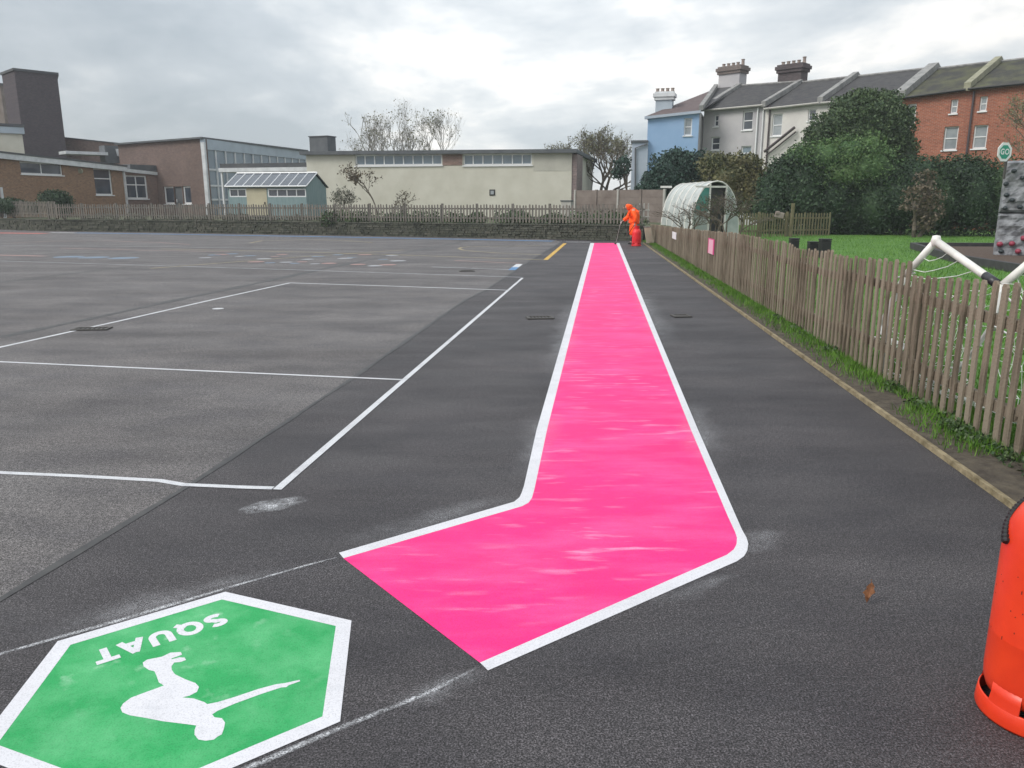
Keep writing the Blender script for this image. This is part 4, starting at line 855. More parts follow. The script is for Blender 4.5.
# ------------------------------------------------------------------ terraced houses
FH = Fac(plan(704, 57.8, 110), plan(1024, 43.9, 84)); zE = FH.uz(1024, 84)[1]-.06
DEP = 4.4
def eave_z(px, py): return FH.uz(px, py)[1]
zR = None
FRG = Fac(tuple(FH.pt(0, -DEP, 0)[:2]), tuple(FH.pt(FH.L, -DEP, 0)[:2]))
eu = {k: FH.uz(px, 105)[0] for k, px in dict(a=704.5, b=766, c=822, d=901, e=967, f=1046).items()}
red1 = brick('red_house_brick', (.40, .125, .07), (.29, .09, .055), (.34, .25, .2), FH.ang, (.74, .72, .72))
def house(k0_, k1_, wallm, roofm, ze0, ze1, zr0, zr1, holes, label, last=False):
    u0, u1 = eu[k0_], eu[k1_]; t = thing('terraced_house', label, 'house', tuple(FH.pt((u0+u1)/2, 0, 0)), 'terraced houses')
    zf = lambda u: ze0+(ze1-ze0)*(u-u0)/(u1-u0); hs = [pxrect(FH, *h[:4]) for h in holes]
    mb = MB(); facade_wall(mb, FH, u0+.003, u1-.003, 0, zf, hs); mb.fbox(FH, u0+.003, u1-.003, -2*DEP, -2*DEP+.3, 0, min(ze0, ze1)); 
    for ua in (u0+.004, u1-.16):
        P = [FH.pt(ua, -.302, 0), FH.pt(ua, -2*DEP, 0), FH.pt(ua, -2*DEP, zf(ua)), FH.pt(ua, -DEP, (zr0+zr1)/2-.05), FH.pt(ua, -.302, zf(ua)+.1)]; Q = [p+Vector((FH.d.x*.15, FH.d.y*.15, 0)) for p in P]
        mb.add(P+Q, [(0, 1, 2, 3, 4), (9, 8, 7, 6, 5)]+[(i, 5+i, 5+(i+1) % 5, (i+1) % 5) for i in range(5)])
    mb.build('wall', wallm, t)
    for h, r_ in zip(holes, hs): window(FH, r_, t, nx=h[4], nz_=2, fr=.07, glass=h[5])
    mb = MB(); A, B_ = FH.pt(u0, .25, ze0), FH.pt(u1-.003, .25, ze1); C_, D_ = FH.pt(u1-.003, -DEP, zr1), FH.pt(u0, -DEP, zr0); E_, F2 = FH.pt(u1-.003, -2*DEP-.2, ze1), FH.pt(u0, -2*DEP-.2, ze0); up = Vector((0, 0, .12))
    nr = 22
    for r_ in range(nr):      # courses of slates, each lapping the one below
        p0, p1 = A.lerp(D_, r_/nr), B_.lerp(C_, r_/nr); q0, q1 = A.lerp(D_, (r_+1)/nr), B_.lerp(C_, (r_+1)/nr); w1, w2 = Vector((0, 0, .05)), Vector((0, 0, .02))
        mb.hexa([p0, p1, q1, q0, p0+w1, p1+w1, q1+w2, q0+w2])
    mb.hexa([D_, C_, E_, F2, D_+up*.4, C_+up*.4, E_+up*.4, F2+up*.4]); rf = mb.build('roof', roofm, t)
    MB().tube([D_+up*.6, C_+up*.6], .09, 6).build('ridge_tiles', M['coping'], rf)
    g_ = MB(); g_.tube([FH.pt(u0+.05, .32, ze0-.02), FH.pt(u1-.05, .32, ze1-.02)], .07, 6); g_.build('gutter', M['black'] if wallm is red1 else M['concrete_grey'], t)
    return t
zr = lambda px, py: FRG.uz(px, py)[1]
hA = house('a', 'b', M['greywall'], M['slate'], eave_z(707, 110.5), eave_z(762, 105.5), zr(720, 89), zr(774, 85.5), [(714, 115, 718.4, 126.5, 1, 'glass'), (742.6, 111, 752.7, 130, 1, 'glass'), (711, 137, 719.5, 150, 1, 'glass'), (741, 146, 751, 160, 1, 'glass_blue')], 'grey rendered terraced house next to the blue house')
hB = house('b', 'c', M['whitewall'], M['slate'], eave_z(767, 109), eave_z(821, 103), zr(783, 85.5), zr(838, 79.5), [(772, 114, 782, 136, 1, 'glass_pale'), (808, 109, 816, 121, 1, 'glass')], 'off white terraced house behind the large green tree, left of it')
hC = house('c', 'd', M['whitewall'], M['slate'], eave_z(823, 103), eave_z(900, 98), zr(849, 78.5), zr(915, 71), [(870, 104, 880, 120, 1, 'glass')], 'terraced house mostly hidden by the large tree')
hD = house('d', 'e', red1, M['slate_moss'], eave_z(904, 98.2), eave_z(966, 89.8), zr(921, 71.8), zr(991, 63.6), [(906.5, 104, 915.5, 127, 1, 'glass_pale'), (950.5, 99.5, 957.6, 113.5, 1, 'glass_pale'), (943.5, 126.5, 957.6, 150, 1, 'glass_pale')], 'red brick terraced house beside the large tree')
hE = house('e', 'f', red1, M['slate_moss'], eave_z(967, 89.5), eave_z(1024, 83.5), zr(991, 64), zr(1060, 56), [(979.5, 96.5, 987, 111, 1, 'glass_pale'), (973, 125, 987, 148.5, 1, 'glass_pale')], 'red brick terraced house at the right edge')
def parapet(k, ze, zr_, m, parent, wd=.42, raise_=.28):
    u = eu[k]; mb = MB()
    wd *= .62; raise_ *= .8
    A = [FH.pt(u-wd/2, .35, ze-.1), FH.pt(u+wd/2, .35, ze-.1), FH.pt(u+wd/2, -DEP, zr_-.1), FH.pt(u-wd/2, -DEP, zr_-.1)]
    up = Vector((0, 0, raise_+.1)); mb.hexa(A+[p+up for p in A])
    B_ = [FH.pt(u-wd/2, -DEP-.003, zr_-.1), FH.pt(u+wd/2, -DEP-.003, zr_-.1), FH.pt(u+wd/2, -2*DEP-.3, ze-.1), FH.pt(u-wd/2, -2*DEP-.3, ze-.1)]
    mb.hexa(B_+[p+up for p in B_]); return mb.build('parapet', m, parent)
parapet('a', eave_z(704, 110.5), zr(716, 89), M['coping'], hA, .6); parapet('b', eave_z(765, 105.5), zr(781, 85), M['coping'], hB, .5); parapet('c', eave_z(822, 103), zr(846, 78), M['coping'], hC, .55, .4)
parapet('d', eave_z(901, 98), zr(916, 71), M['coping'], hD, .9, .45); parapet('e', eave_z(967, 89.5), zr(990, 63), M['coping_moss'], hE, .55, .4)
def chimney(px0, px1, py_top, py_bot, Fc, parent, bodym, pots=4, back=1.0, bandm=None, low=1.8):
    u0, z0_ = Fc.uz(px0, py_bot); u1, _ = Fc.uz(px1, py_bot); z1_ = Fc.uz((px0+px1)/2, py_top)[1]
    mb = MB(); mb.fbox(Fc, u0+.12, u1-.12, -back, 0, z0_-low, z1_-.55); ch = mb.build('chimney', bodym, parent)
    mb = MB(); mb.fbox(Fc, u0+.02, u1-.02, -back-.1, .1, z1_-.546, z1_-.35); mb.fbox(Fc, u0-.06, u1+.06, -back-.18, .18, z1_-.347, z1_-.12); mb.fbox(Fc, u0+.04, u1-.04, -back-.08, .08, z1_-.117, z1_); mb.build('chimney_cap', bandm or bodym, ch)
    for k in range(pots):
        u = u0+(u1-u0)*(k+.5)/pots; p = Fc.pt(u, -back/2, z1_); mb = MB(); hh = .26+(.16 if k == pots-1 and pots > 4 else 0); mb.lathe(p, [(.14, 0), (.12, .1), (.11, hh-.05), (.14, hh-.04), (.14, hh), (.09, hh)], 10); mb.build('chimney_pot', M['pot'], ch, smooth=False)
M['stack'] = brick('chimney_brick', (.20, .16, .15), (.15, .12, .115), (.24, .22, .2), FH.ang, (.7, .7, .7)); M['stack_dark'] = brick('dark_chimney_brick', (.12, .095, .10), (.09, .075, .08), (.13, .12, .12), FH.ang)
chimney(716.5, 740, 66, 92, FRG, hA, M['greywall'], 5, 1.0, M['stack']); chimney(775.5, 801.5, 64, 88, FRG, hB, M['stack_dark'], 5, 1.0)
def pipe_on(F_, px, y0, y1, m, parent, r=.055):
    u, z0_ = F_.uz(px, y1); _, z1_ = F_.uz(px, y0); MB().tube([F_.pt(u, .1, max(z0_, .05)), F_.pt(u, .1, z1_)], r, 6).build('downpipe', m, parent)
pipe_on(FH, 755, 108, 165, M['pvc'], hA); pipe_on(FH, 760.5, 104, 165, M['pvc'], hA, .04); pipe_on(FH, 766.5, 106, 170, M['pipe'], hB); pipe_on(FH, 965, 92, 170, M['pipe'], hD)
a, b = FH.uz(766.5, 152), FH.uz(797, 127.5); mb = MB(); mb.tube([FH.pt(a[0], .3, a[1]), FH.pt(b[0], .3, b[1])], .09, 6); a, b = FH.uz(768, 156), FH.uz(798, 132); mb.tube([FH.pt(a[0], .3, a[1]), FH.pt(b[0], .3, b[1])], .05, 6); mb.build('sloping_bargeboard', M['pipe'], hB)
# blue house
FBH = Fac(plan(648, 56.6, 117), plan(699.5, 55.6, 112)); bh = thing('blue_house', 'pale blue rendered end house of the terrace', 'house', tuple(FBH.pt(1.5, 0, 0)))
z0_, z1_ = FBH.uz(649, 116.5)[1], FBH.uz(700, 110.5)[1]; zfb = lambda u: z0_+(z1_-z0_)*u/FBH.L
hw = [pxrect(FBH, 684, 118, 692, 135.5)]
mb = MB(); facade_wall(mb, FBH, 0, FBH.L, 0, zfb, hw); box_shell(mb, FBH, 0, FBH.L, 7, 0, zfb); mb.build('wall', M['bluewall'], bh); MB().fbox(FBH, FBH.L+.002, FBH.L+.03, -6.9, -.04, 0, z1_-.02).build('side_wall', M['greywall'], bh); window(FBH, hw[0], bh, nz_=2, fr=.07, glass='glass_pale')
f7 = Fac(plan(632, 56.5, 150), plan(648, 56.3, 150)); z2_ = f7.uz(636, 142.5)[1]; mb = MB(); mb.fbox(f7, 0, f7.L-.004, -5, 0, 0, z2_); mb.build('rear_wing', M['bluegrey'], bh); MB().fbox(f7, -.1, f7.L-.004, -5.1, .1, z2_+.002, z2_+.14).build('wing_roof', M['fascia'], bh)
a = FBH.uz(649, 117); mb = MB(); P1 = [f7.uz(635.5, 215), f7.uz(635.5, 148), f7.uz(647.5, 144)]; mb.tube([f7.pt(P1[0][0], .1, .05), f7.pt(P1[1][0], .1, P1[1][1]), f7.pt(P1[2][0], .1, P1[2][1])], .06, 6); mb.build('downpipe', M['fascia'], bh)
uu = Vector((0, 0, .12)); A, B_ = FBH.pt(-.15, .2, z0_), FBH.pt(FBH.L+.1, .2, z1_); C_ = FRG.pt(FRG.uz(716, 88)[0], 0, FRG.uz(716, 88.5)[1]); D_ = at(675, 109, 59); E_ = FBH.pt(-.15, -7, z0_)
Cr = FRG.pt(FRG.uz(736, 87)[0], 0, FRG.uz(736, 86.6)[1]); Br = FH.pt(eu['a'], .2, eave_z(704, 111)); sl_ = MB(); sl_.hexa([B_-uu*.5, Br-uu*.5, Cr-uu*.5, C_-uu*.5, B_+uu*.2, Br+uu*.2, Cr+uu*.2, C_+uu*.2]); sl_.build('roof_slope', M['slate'], bh)
sl_ = MB(); sd2 = Vector((.28, 0, 0)); sl_.hexa([B_-sd2*.5, B_+sd2*.5, C_+sd2*.5, C_-sd2*.5, B_-sd2*.5+uu*2.6, B_+sd2*.5+uu*2.6, C_+sd2*.5+uu*2.6, C_-sd2*.5+uu*2.6]); sl_.build('parapet', M['coping'], bh)
mb = MB(); mb.add([A, B_, C_, D_, E_, A-uu, B_-uu, C_-uu, D_-uu, E_-uu], [(0, 1, 2, 3), (0, 3, 4), (8, 7, 6, 5), (9, 8, 5), (0, 5, 6, 1), (1, 6, 7, 2), (2, 7, 8, 3), (3, 8, 9, 4), (4, 9, 5, 0)]); mb.build('roof', M['slate_red'], bh)
mb = MB(); mb.hexa([FBH.pt(-.2, .24, z0_-.18), FBH.pt(FBH.L+.1, .24, z1_-.18), FBH.pt(FBH.L+.1, .005, z1_-.18), FBH.pt(-.2, .005, z0_-.18), FBH.pt(-.2, .24, z0_-.005), FBH.pt(FBH.L+.1, .24, z1_-.005), FBH.pt(FBH.L+.1, .005, z1_-.005), FBH.pt(-.2, .005, z0_-.005)]); mb.build('fascia', M['bluegrey'], bh)
FCB = Fac(plan(653.5, 58.0, 100), plan(672, 57.6, 100)); chimney(653.5, 673.5, 91.5, 112, FCB, bh, M['gfascia'], 4, .8, M['wfascia'], .5)


# ------------------------------------------------------------------ trees, hedges and shrubs
def trunk_mesh(base, top, r0, r1, n=5, seed=1):
    g = random.Random(seed); pts, rs = [], []
    for i in range(n+1):
        k = i/n; p = Vector(base).lerp(Vector(top), k); j = .06*(0 < i < n); pts.append(p+Vector((g.uniform(-j, j), g.uniform(-j, j), 0))*4); rs.append(r0+(r1-r0)*k)
    return pts, rs
def bush(name, label, cat, blobs_px, m, n, size, seed, grp='shrubs and hedges', stems=2, tall=False, **kw):
    """blobs given as (px, py, distance, half width px, half height px, depth m)"""
    bl = []
    for px, py, Y, hw_, hh_, dd_ in blobs_px:
        c = at(px, py, Y); s = Y/811.; bl.append((c.x, c.y, c.z, hw_*s, dd_, hh_*s))
    cx = sum(b[0] for b in bl)/len(bl); cy = sum(b[1] for b in bl)/len(bl); t = thing(name, label, cat, (cx, cy, 0), grp)
    foliage('foliage', bl, n, size, seed, m, t, **kw); mb = MB(); g = random.Random(seed)
    for k in range(stems):
        b = bl[k % len(bl)]; pts, rs = trunk_mesh((b[0]+g.uniform(-.1, .1), b[1], 0), (b[0]+g.uniform(-.3, .3), b[1], b[2]), .10 if not tall else .17, .04, seed=seed+k); mb.tube(pts, rs, 7)
        for j in range(5):
            a_ = g.uniform(0, 6.28); e = Vector((b[0]+math.cos(a_)*b[3]*.7, b[1]+math.sin(a_)*b[4]*.7, b[2]+b[5]*g.uniform(-.2, .7))); mb.tube([pts[3], pts[3].lerp(e, .5)+Vector((0, 0, .15)), e], [.05, .035, .015], 5)
    mb.build('trunk' if tall else 'stem', M['bark'], t); return t
bush('dark_shrub', 'dark blue green shrub in front of the blue house', 'shrub', [(672, 178, 46, 26, 21, 1.6), (690, 165, 46.5, 17, 13, 1.2), (654, 190, 45.5, 16, 17, 1.2), (676, 160, 46.5, 12, 9, 1)], M['lf_teal'], 11000, .09, 11, noise_amp=.3)
bush('russet_shrub', 'russet and green shrub behind the polytunnel below the grey house', 'shrub', [(729, 185, 43, 26, 31, 1.6), (716, 165, 43.5, 15, 12, 1), (743, 168, 43, 20, 14, 1), (755, 195, 42, 18, 26, 1)], M['lf_russet'], 11000, .08, 12, noise_amp=.3)
bush('evergreen_hedge', 'dark evergreen shrub left of the big tree behind the green pickets', 'hedge', [(800, 194, 40, 34, 40, 1.8), (785, 180, 40.5, 18, 24, 1.5), (826, 200, 39.6, 30, 42, 1.6), (806, 165, 40.5, 24, 16, 1.4), (770, 205, 40, 15, 30, 1.2)], M['lf_dark'], 22000, .075, 13, noise_amp=.16)
bush('conifer_shrub', 'brighter green feathery shrub below the big tree', 'shrub', [(866, 172, 39.5, 34, 26, 1.4), (848, 156, 39.7, 20, 19, 1.2), (868, 150, 39.9, 15, 17, 1.2), (822, 160, 39.6, 26, 19, 1.2), (800, 156, 39.8, 14, 12, 1.0), (838, 176, 39.3, 30, 20, 1.2)], M['lf_bright'], 13000, .065, 14, noise_amp=.2)
bush('garden_tree', 'large dense green tree in front of the terraced houses', 'tree', [(866, 116, 42, 26, 18, 1.8), (890, 138, 41.8, 21, 26, 1.6), (838, 127, 42, 22, 16, 1.7), (860, 134, 41.5, 30, 24, 1.8), (847, 107, 42.3, 14, 11, 1.1), (882, 103, 42.3, 15, 12, 1.1), (862, 98, 42.3, 12, 9, 1), (901, 160, 41.6, 14, 22, 1.2), (818, 136, 42, 13, 12, 1.1), (900, 118, 42, 11, 12, 1)], M['lf_mid'], 30000, .075, 15, stems=1, tall=True, noise_amp=.3)
bush('evergreen_hedge', 'tall dark clipped hedge running to the grey climbing wall', 'hedge', [(905, 200, 38.6, 34, 38, 1.4), (940, 200, 38, 32, 40, 1.4), (972, 198, 37.4, 28, 40, 1.4), (1004, 198, 37, 28, 40, 1.4), (1045, 196, 36.5, 34, 42, 1.4), (875, 208, 39, 30, 34, 1.4), (850, 212, 39.4, 24, 30, 1.2), (922, 178, 38.4, 30, 20, 1.2), (962, 176, 37.8, 32, 19, 1.2)], M['lf_deep'], 36000, .065, 16, noise_amp=.07)
bush('brown_shrub', 'brownish thin shrub against the dark hedge', 'shrub', [(925, 180, 36.2, 9, 10, .5), (918, 200, 36, 14, 15, .6), (932, 206, 36, 12, 17, .5), (924, 222, 36, 10, 10, .5)], M['lf_brown'], 1700, .075, 17, noise_amp=.35, with_core=False)
bush('round_bush', 'small round clipped bush in front of the brick classrooms', 'bush', [(55.5, 201, 47, 15, 10.5, .9), (62, 207, 47, 9, 9, .6)], M['lf_dark'], 4500, .06, 18, noise_amp=.06)
bush('low_hedge', 'low dark hedge at the far left edge behind the terrace fence', 'hedge', [(12, 206, 48, 14, 8, .7), (-10, 205, 48, 14, 9, .7), (30, 208, 48, 12, 6, .6)], M['lf_dark'], 4000, .06, 19, noise_amp=.1)
# weeds in the bed behind the far fence
wbl = []; g = random.Random(9)
for i in range(70):
    px = g.uniform(325, 650); c = at(px, 222, g.uniform(36.6, 38.6)+(600-px)*.006+(0 if px > 330 else 1)); wbl.append((c.x, c.y+.3, GZ+.18, g.uniform(.3, .8), .35, g.uniform(.14, .42)))
foliage('bed_weeds', wbl, 15000, .07, 21, M['lf_mid'], with_core=False, tags=dict(label='tangled green weeds in the bed behind the far fence', category='weeds', **KS))
wbl = []
for i in range(26):
    px = g.uniform(70, 330); c = at(px, 222, 42.2+(330-px)*.014); wbl.append((c.x, c.y+1.2, GZ+.1, g.uniform(.3, .9), .35, g.uniform(.1, .25)))
foliage('bed_weeds', wbl, 4500, .07, 22, M['lf_grey'], with_core=False, tags=dict(label='low grey green weeds behind the far fence near the classrooms', category='weeds', **KS))
def bare_tree(name, label, base, height, spread, seed, m, leafm=None, nleaf=0, lsize=.08, levels=6, trunks=1, r0=.16, grp=None, cat='tree', lift=.28, ivy=False, kx=.72):
    g = random.Random(seed); t = thing(name, label, cat, base, grp); tr = MB(); crown = MB(); tips = []
    def grow(p, d, ln, r, lv):
        n = 3; pts = [p]; q = p.copy(); dd_ = d.copy()
        for i in range(n):
            dd_ = (dd_+Vector((g.gauss(0, .13), g.gauss(0, .13), g.gauss(.04, .08)))).normalized(); q = q+dd_*ln/n; pts.append(q.copy())
        rs = [r*(1-.35*i/n) for i in range(n+1)]; (tr if lv >= levels-1 else crown).tube(pts, rs, 6 if lv >= levels-1 else (4 if lv > 1 else 3), cap=False)
        if lv <= 2: tips.extend(pts[1:])
        if lv == 0: return
        for k in range(g.choice((2, 3, 3)) if lv > 1 else 3):
            az = g.uniform(0, 6.283); tl = g.uniform(.28, .75); ax = dd_.cross(Vector((math.cos(az), math.sin(az), .2))).normalized(); nd = (Matrix.Rotation(tl, 3, ax) @ dd_); nd.x *= spread; nd.y *= spread; nd.normalize()
            s_ = pts[g.choice((2, 3, 3))]; grow(s_, nd, ln*g.uniform(kx-.12, kx+.08), r*.62, lv-1)
    for k in range(trunks):
        a_ = 6.28*k/trunks; grow(Vector(base)+Vector((math.cos(a_), math.sin(a_), 0))*.12*(trunks > 1), Vector((math.cos(a_)*.25*(trunks > 1), math.sin(a_)*.25*(trunks > 1), 1)).normalized(), height*lift, r0, levels)
    # fit to the wanted height
    zm = max(v[2] for v in crown.v); k = height/(zm-base[2])
    for b_ in (tr, crown): b_.v = [(base[0]+(v[0]-base[0])*k, base[1]+(v[1]-base[1])*k, base[2]+(v[2]-base[2])*k) for v in b_.v]
    tr.build('trunk', m, t); crown.build('crown', m, t)
    if leafm:
        gg = np.random.default_rng(seed); tp_ = np.array([(base[0]+(p.x-base[0])*k, base[1]+(p.y-base[1])*k, base[2]+(p.z-base[2])*k) for p in tips]); c = tp_[gg.integers(0, len(tp_), nleaf)]+gg.normal(0, .10, (nleaf, 3))
        q = gg.normal(size=(nleaf, 3)); q /= np.linalg.norm(q, axis=1)[:, None]; q2 = np.cross(q, gg.normal(size=(nleaf, 3))); q2 /= np.linalg.norm(q2, axis=1)[:, None]; s = lsize*gg.uniform(.5, 1.2, nleaf)[:, None]
        V = np.stack([c-q*s, c+q2*s*.6, c+q*s, c-q2*s*.6], 1).reshape(-1, 3); mesh_np('leaves', V, np.arange(4*nleaf).reshape(-1, 4), leafm, t)
    return t
def basep(px, Y, z=GZ): p = plan(px, Y); return (p[0], p[1], z)
def hfor(px, py, Y, z=GZ): return at(px, py, Y).z-z
M['twig'] = mat('grey_twigs', (.27, .26, .24), .95, spec=.15); M['lf_thin'] = leafmat('sparse_autumn_leaves', (.10, .11, .055), (.16, .16, .08), (.2, .2, .12))
bare_tree('bare_tree', 'tall sparse tree with thin pale twigs behind the cream hall', basep(408, 66), hfor(408, 98, 66), .72, 41, M['twig'], M['lf_thin'], 900, .08, 7, 2, .10, 'bare trees', kx=.76)
bare_tree('bare_tree', 'second sparse tree just left of the tallest behind the hall roof', basep(385, 68), hfor(385, 112, 68), .6, 42, M['twig'], M['lf_thin'], 300, .08, 5, 2, .13, 'bare trees', kx=.76)
bare_tree('bare_tree', 'sparse twiggy tree top showing right of the tallest behind the hall roof', basep(432, 67), hfor(432, 107, 67), .75, 47, M['twig'], M['lf_thin'], 500, .08, 7, 1, .085, 'bare trees', kx=.76)
bare_tree('bare_tree', 'dark branching tree with small leaves above the brown panel wall', basep(597, 60, 0), hfor(597, 122, 60, 0), 1.0, 52, M['bark'], M['lf_thin'], 5500, .075, 7, 3, .17, 'bare trees', lift=.24, kx=.78)
bush('ivy_mound', 'dark ivy clump at the foot of the branching tree', 'ivy', [(623, 166, 49, 7, 9, .5), (618, 174, 49, 5, 5, .4)], M['lf_teal'], 900, .09, 33, with_core=False, noise_amp=.4, stems=1)
bare_tree('sapling', 'thin brown leaved sapling in front of the cream hall', basep(378, 44), hfor(376, 163, 44), 1.3, 61, M['bark'], M['lf_brown'], 420, .075, 5, 1, .06, 'saplings', lift=.5)
bare_tree('sapling', 'small twiggy sapling between the teal shed and the cream hall', basep(343, 44.5), hfor(343, 187, 44.5), 1.0, 62, M['bark_pale'], M['lf_grey'], 500, .06, 5, 4, .03, 'saplings')
bare_tree('sapling', 'low twiggy sapling right of the brown leaved one at the hall', basep(398, 43), hfor(398, 190, 43), 1.2, 63, M['bark'], M['lf_brown'], 180, .06, 4, 2, .03, 'saplings')
bare_tree('sapling', 'leafless young sapling in front of the polytunnel', basep(690, 30.5, 0), hfor(686, 196, 30.5, 0), 1.6, 64, M['bark'], M['lf_grey'], 60, .04, 5, 3, .028, 'saplings')
bare_tree('sapling', 'bushy young sapling at the right of the polytunnel door', basep(717, 30.2, 0), hfor(717, 190, 30.2, 0), 1.1, 65, M['bark'], M['lf_mid'], 260, .045, 5, 4, .03, 'saplings')
bare_tree('sapling', 'arching bare sapling at the right side of the polytunnel', basep(733, 30, 0), hfor(730, 185, 30, 0), 1.7, 66, M['bark'], M['lf_grey'], 90, .04, 5, 3, .028, 'saplings')
bare_tree('birch_tree', 'thin branched tree with yellowish leaves at the right edge before the red houses', basep(1052, 34, 0), hfor(1030, 84, 34, 0), 1.0, 67, M['bark'], M['lf_thin'], 1100, .05, 6, 1, .07, None)

# ------------------------------------------------------------------ polytunnel
pc = thing('polytunnel', 'white polythene tunnel greenhouse with green netting panel behind the picket fence', 'polytunnel', tuple(at(700, 230, 33)))
FP = Fac(plan(692, 31.8), plan(740, 32.6)); zt_ = FP.uz(716, 181.5)[1]; W_ = FP.L; Ln = 5.2
back = Vector((-.86, .98, 0)).normalized()*1.0; backd = Vector((plan(662, 36.5)[0]-plan(692, 31.8)[0], 36.5-31.8, 0)); 
def arch(k, z_=0, sc_=1.0):
    o_ = []
    for i in range(17):
        th = math.pi*i/16; x_ = -math.cos(th); z = abs(math.sin(th))**.72; o_.append((W_/2+x_*W_/2*sc_*(1 if i not in (0, 16) else 1), z*zt_*sc_))
    return o_
mb = MB(); ar = arch(0); nl = 10; vs = []
for j in range(nl+1):
    for (u, z) in ar:
        p = FP.pt(u, 0, z)+backd*(j/nl); sag = 1-.02*math.sin(math.pi*j*2.0)**2-(.012 if j % 2 else 0); vs.append((p.x, p.y, z*sag))
mb.add(vs, [(j*17+i, j*17+i+1, (j+1)*17+i+1, (j+1)*17+i) for j in range(nl) for i in range(16)])
mb.add([vs[nl*17+i] for i in range(17)], [tuple(range(17))]); mb.build('cover', M['poly'], pc, smooth=True)
mb = MB()
for j in range(0, nl+1, 2):
    mb.tube([Vector(vs[j*17+i])*1.0+Vector((0, 0, .015)) for i in range(17)], .028, 6)
mb.build('hoop', M['plast_white'], pc)
mb = MB()
def zin(u): 
    x_ = min(1, abs((u-W_/2)/(W_/2))); return zt_*(max(0, 1-x_*x_)**.5)**.72
def endpanel(ua, ub, z0_, m, name, zcap=9, d=.02):
    mb = MB(); n_ = 8; pts = [(ua, z0_)]+[(ub, z0_)]+[(ub-(ub-ua)*i/n_, min(zcap, zin(ub-(ub-ua)*i/n_)-.01)) for i in range(n_+1)]
    P = [FP.pt(u, d, z) for u, z in pts]; Q = [FP.pt(u, d-.03, z) for u, z in pts]; n_ = len(P); mb.add(P+Q, [tuple(range(n_)), tuple(range(n_, 2*n_))[::-1]]+[(i, n_+i, n_+(i+1) % n_, (i+1) % n_) for i in range(n_)]); return mb.build(name, m, pc)
endpanel(.01, W_*.34, 0, M['poly'], 'end_sheet', zcap=1.18); endpanel(.06, W_*.34, 1.2, M['netting'], 'netting_panel', zcap=zt_*.93)
endpanel(W_*.70, W_-.01, 0, M['poly'], 'end_sheet')
endpanel(W_*.36, W_*.68, 0, M['sleeper'], 'doorway_shade', d=-.12, zcap=zt_*.9)  # dark sheet standing in for the shade inside the open tunnel end
mb = MB()
for u in (W_*.35, W_*.69, .04): mb.fbox(FP, u-.03, u+.03, .0, .06, 0, zin(max(u, .2))-.02)
mb.fbox(FP, .1, W_*.7, .003, .057, zt_*.9, zt_*.9+.07); mb.build('door_frame', M['plast_white'], pc)
a = at(661, 187, 36.5); b = at(671, 187, 36.2); MB().box(((a.x+b.x)/2, 36.3, a.z), (.5, .06, .09)).build('rail_end', M['plast_white'], pc)
# green pickets beyond, from the tunnel to the hedge
simple_fence([plan(733, 35.0), plan(790, 36.6), plan(832, 37.4)], 0, 1.08, .16, .075, M['pale_green'], 'mossy green picket fence between the polytunnel and the dark hedge', post_every=2.2)
c = at(793, 207, 36.3); MB().box((c.x, c.y, .75), (.12, .12, 1.5), .1).build('gate_post', M['pale_green'], org=(c.x, c.y, 0), bevel=.01, **T('tall mossy wooden post standing above the green picket fence', 'post'))
c = at(779, 215, 36.0); mb = MB(); mb.box((c.x, c.y-.06, c.z), (.42, .06, .26), .1, Matrix.Rotation(.2, 3, 'Y')); mb.box((c.x-.1, c.y-.1, c.z+.1), (.2, .05, .14), .1); mb.build('orange_cloth', M['pot'], org=tuple(c), bevel=.03, **T('orange brown cloth hanging over the green picket fence', 'cloth'))
# black stumps on the lawn
for px0, px1, py, Y, lb in ((790, 798.6, 238, 24.2, 'leftmost of three black square posts on the lawn'), (808.6, 817.6, 241.4, 23.4, 'middle and lowest of three black square posts on the lawn'), (820.3, 830.4, 238.7, 22.8, 'right and widest of three black square posts on the lawn')):
    a, b = at(px0, py, Y), at(px1, py, Y); cx = (a.x+b.x)/2; h = a.z; t = thing('black_post', lb, 'post', (cx, Y, 0), 'black posts on the lawn')
    wd = b.x-a.x; mb = MB(); mb.box((cx, Y, (h-.05)/2), (wd*.94, wd*.94, h-.05)); mb.build('shaft', M['black'], t, bevel=.012); MB().box((cx, Y, h-.022), (wd, wd, .044)).build('cap', M['black'], t, bevel=.01)

# ------------------------------------------------------------------ climbing wall, sign, planter
cwY = G(995, 258).y; FW = Fac(plan(1000, cwY), (plan(1000, cwY)[0]+2.3, cwY-1.75)); zt_ = FW.uz(1004, 161)[1]; zm_ = FW.uz(1010, 213)[1]
cw = thing('climbing_wall', 'grey moulded rock climbing wall with dark and red holds at the right edge', 'climbing wall', tuple(FW.pt(0, 0, 0)))
def rock(z0_, z1_, seed):
    nx, nz2 = 40, 22; vs = []
    for j in range(nz2+1):
        for i in range(nx+1):
            u = FW.L*i/nx; z = z0_+(z1_-z0_)*j/nz2; edge = min(i, nx-i, j, nz2-j); d = .0 if edge == 0 else .13*abs(noise.fractal(Vector((u*1.6+seed, z*1.8, seed)), .9, 2.1, 5))+.05+.1*abs(noise.noise(Vector((u*3, z*3+seed, 2))))
            uu_ = u+(.02*noise.noise(Vector((z*4, seed, 0))) if i == 0 else 0); vs.append(tuple(FW.pt(uu_, d, z)))
    n_ = nx+1; f = [(j*n_+i, j*n_+i+1, (j+1)*n_+i+1, (j+1)*n_+i) for j in range(nz2) for i in range(nx)]; mb = MB(); mb.add(vs, f); mb.fbox(FW, .0, FW.L, -.14, -.004, z0_, z1_); return mb
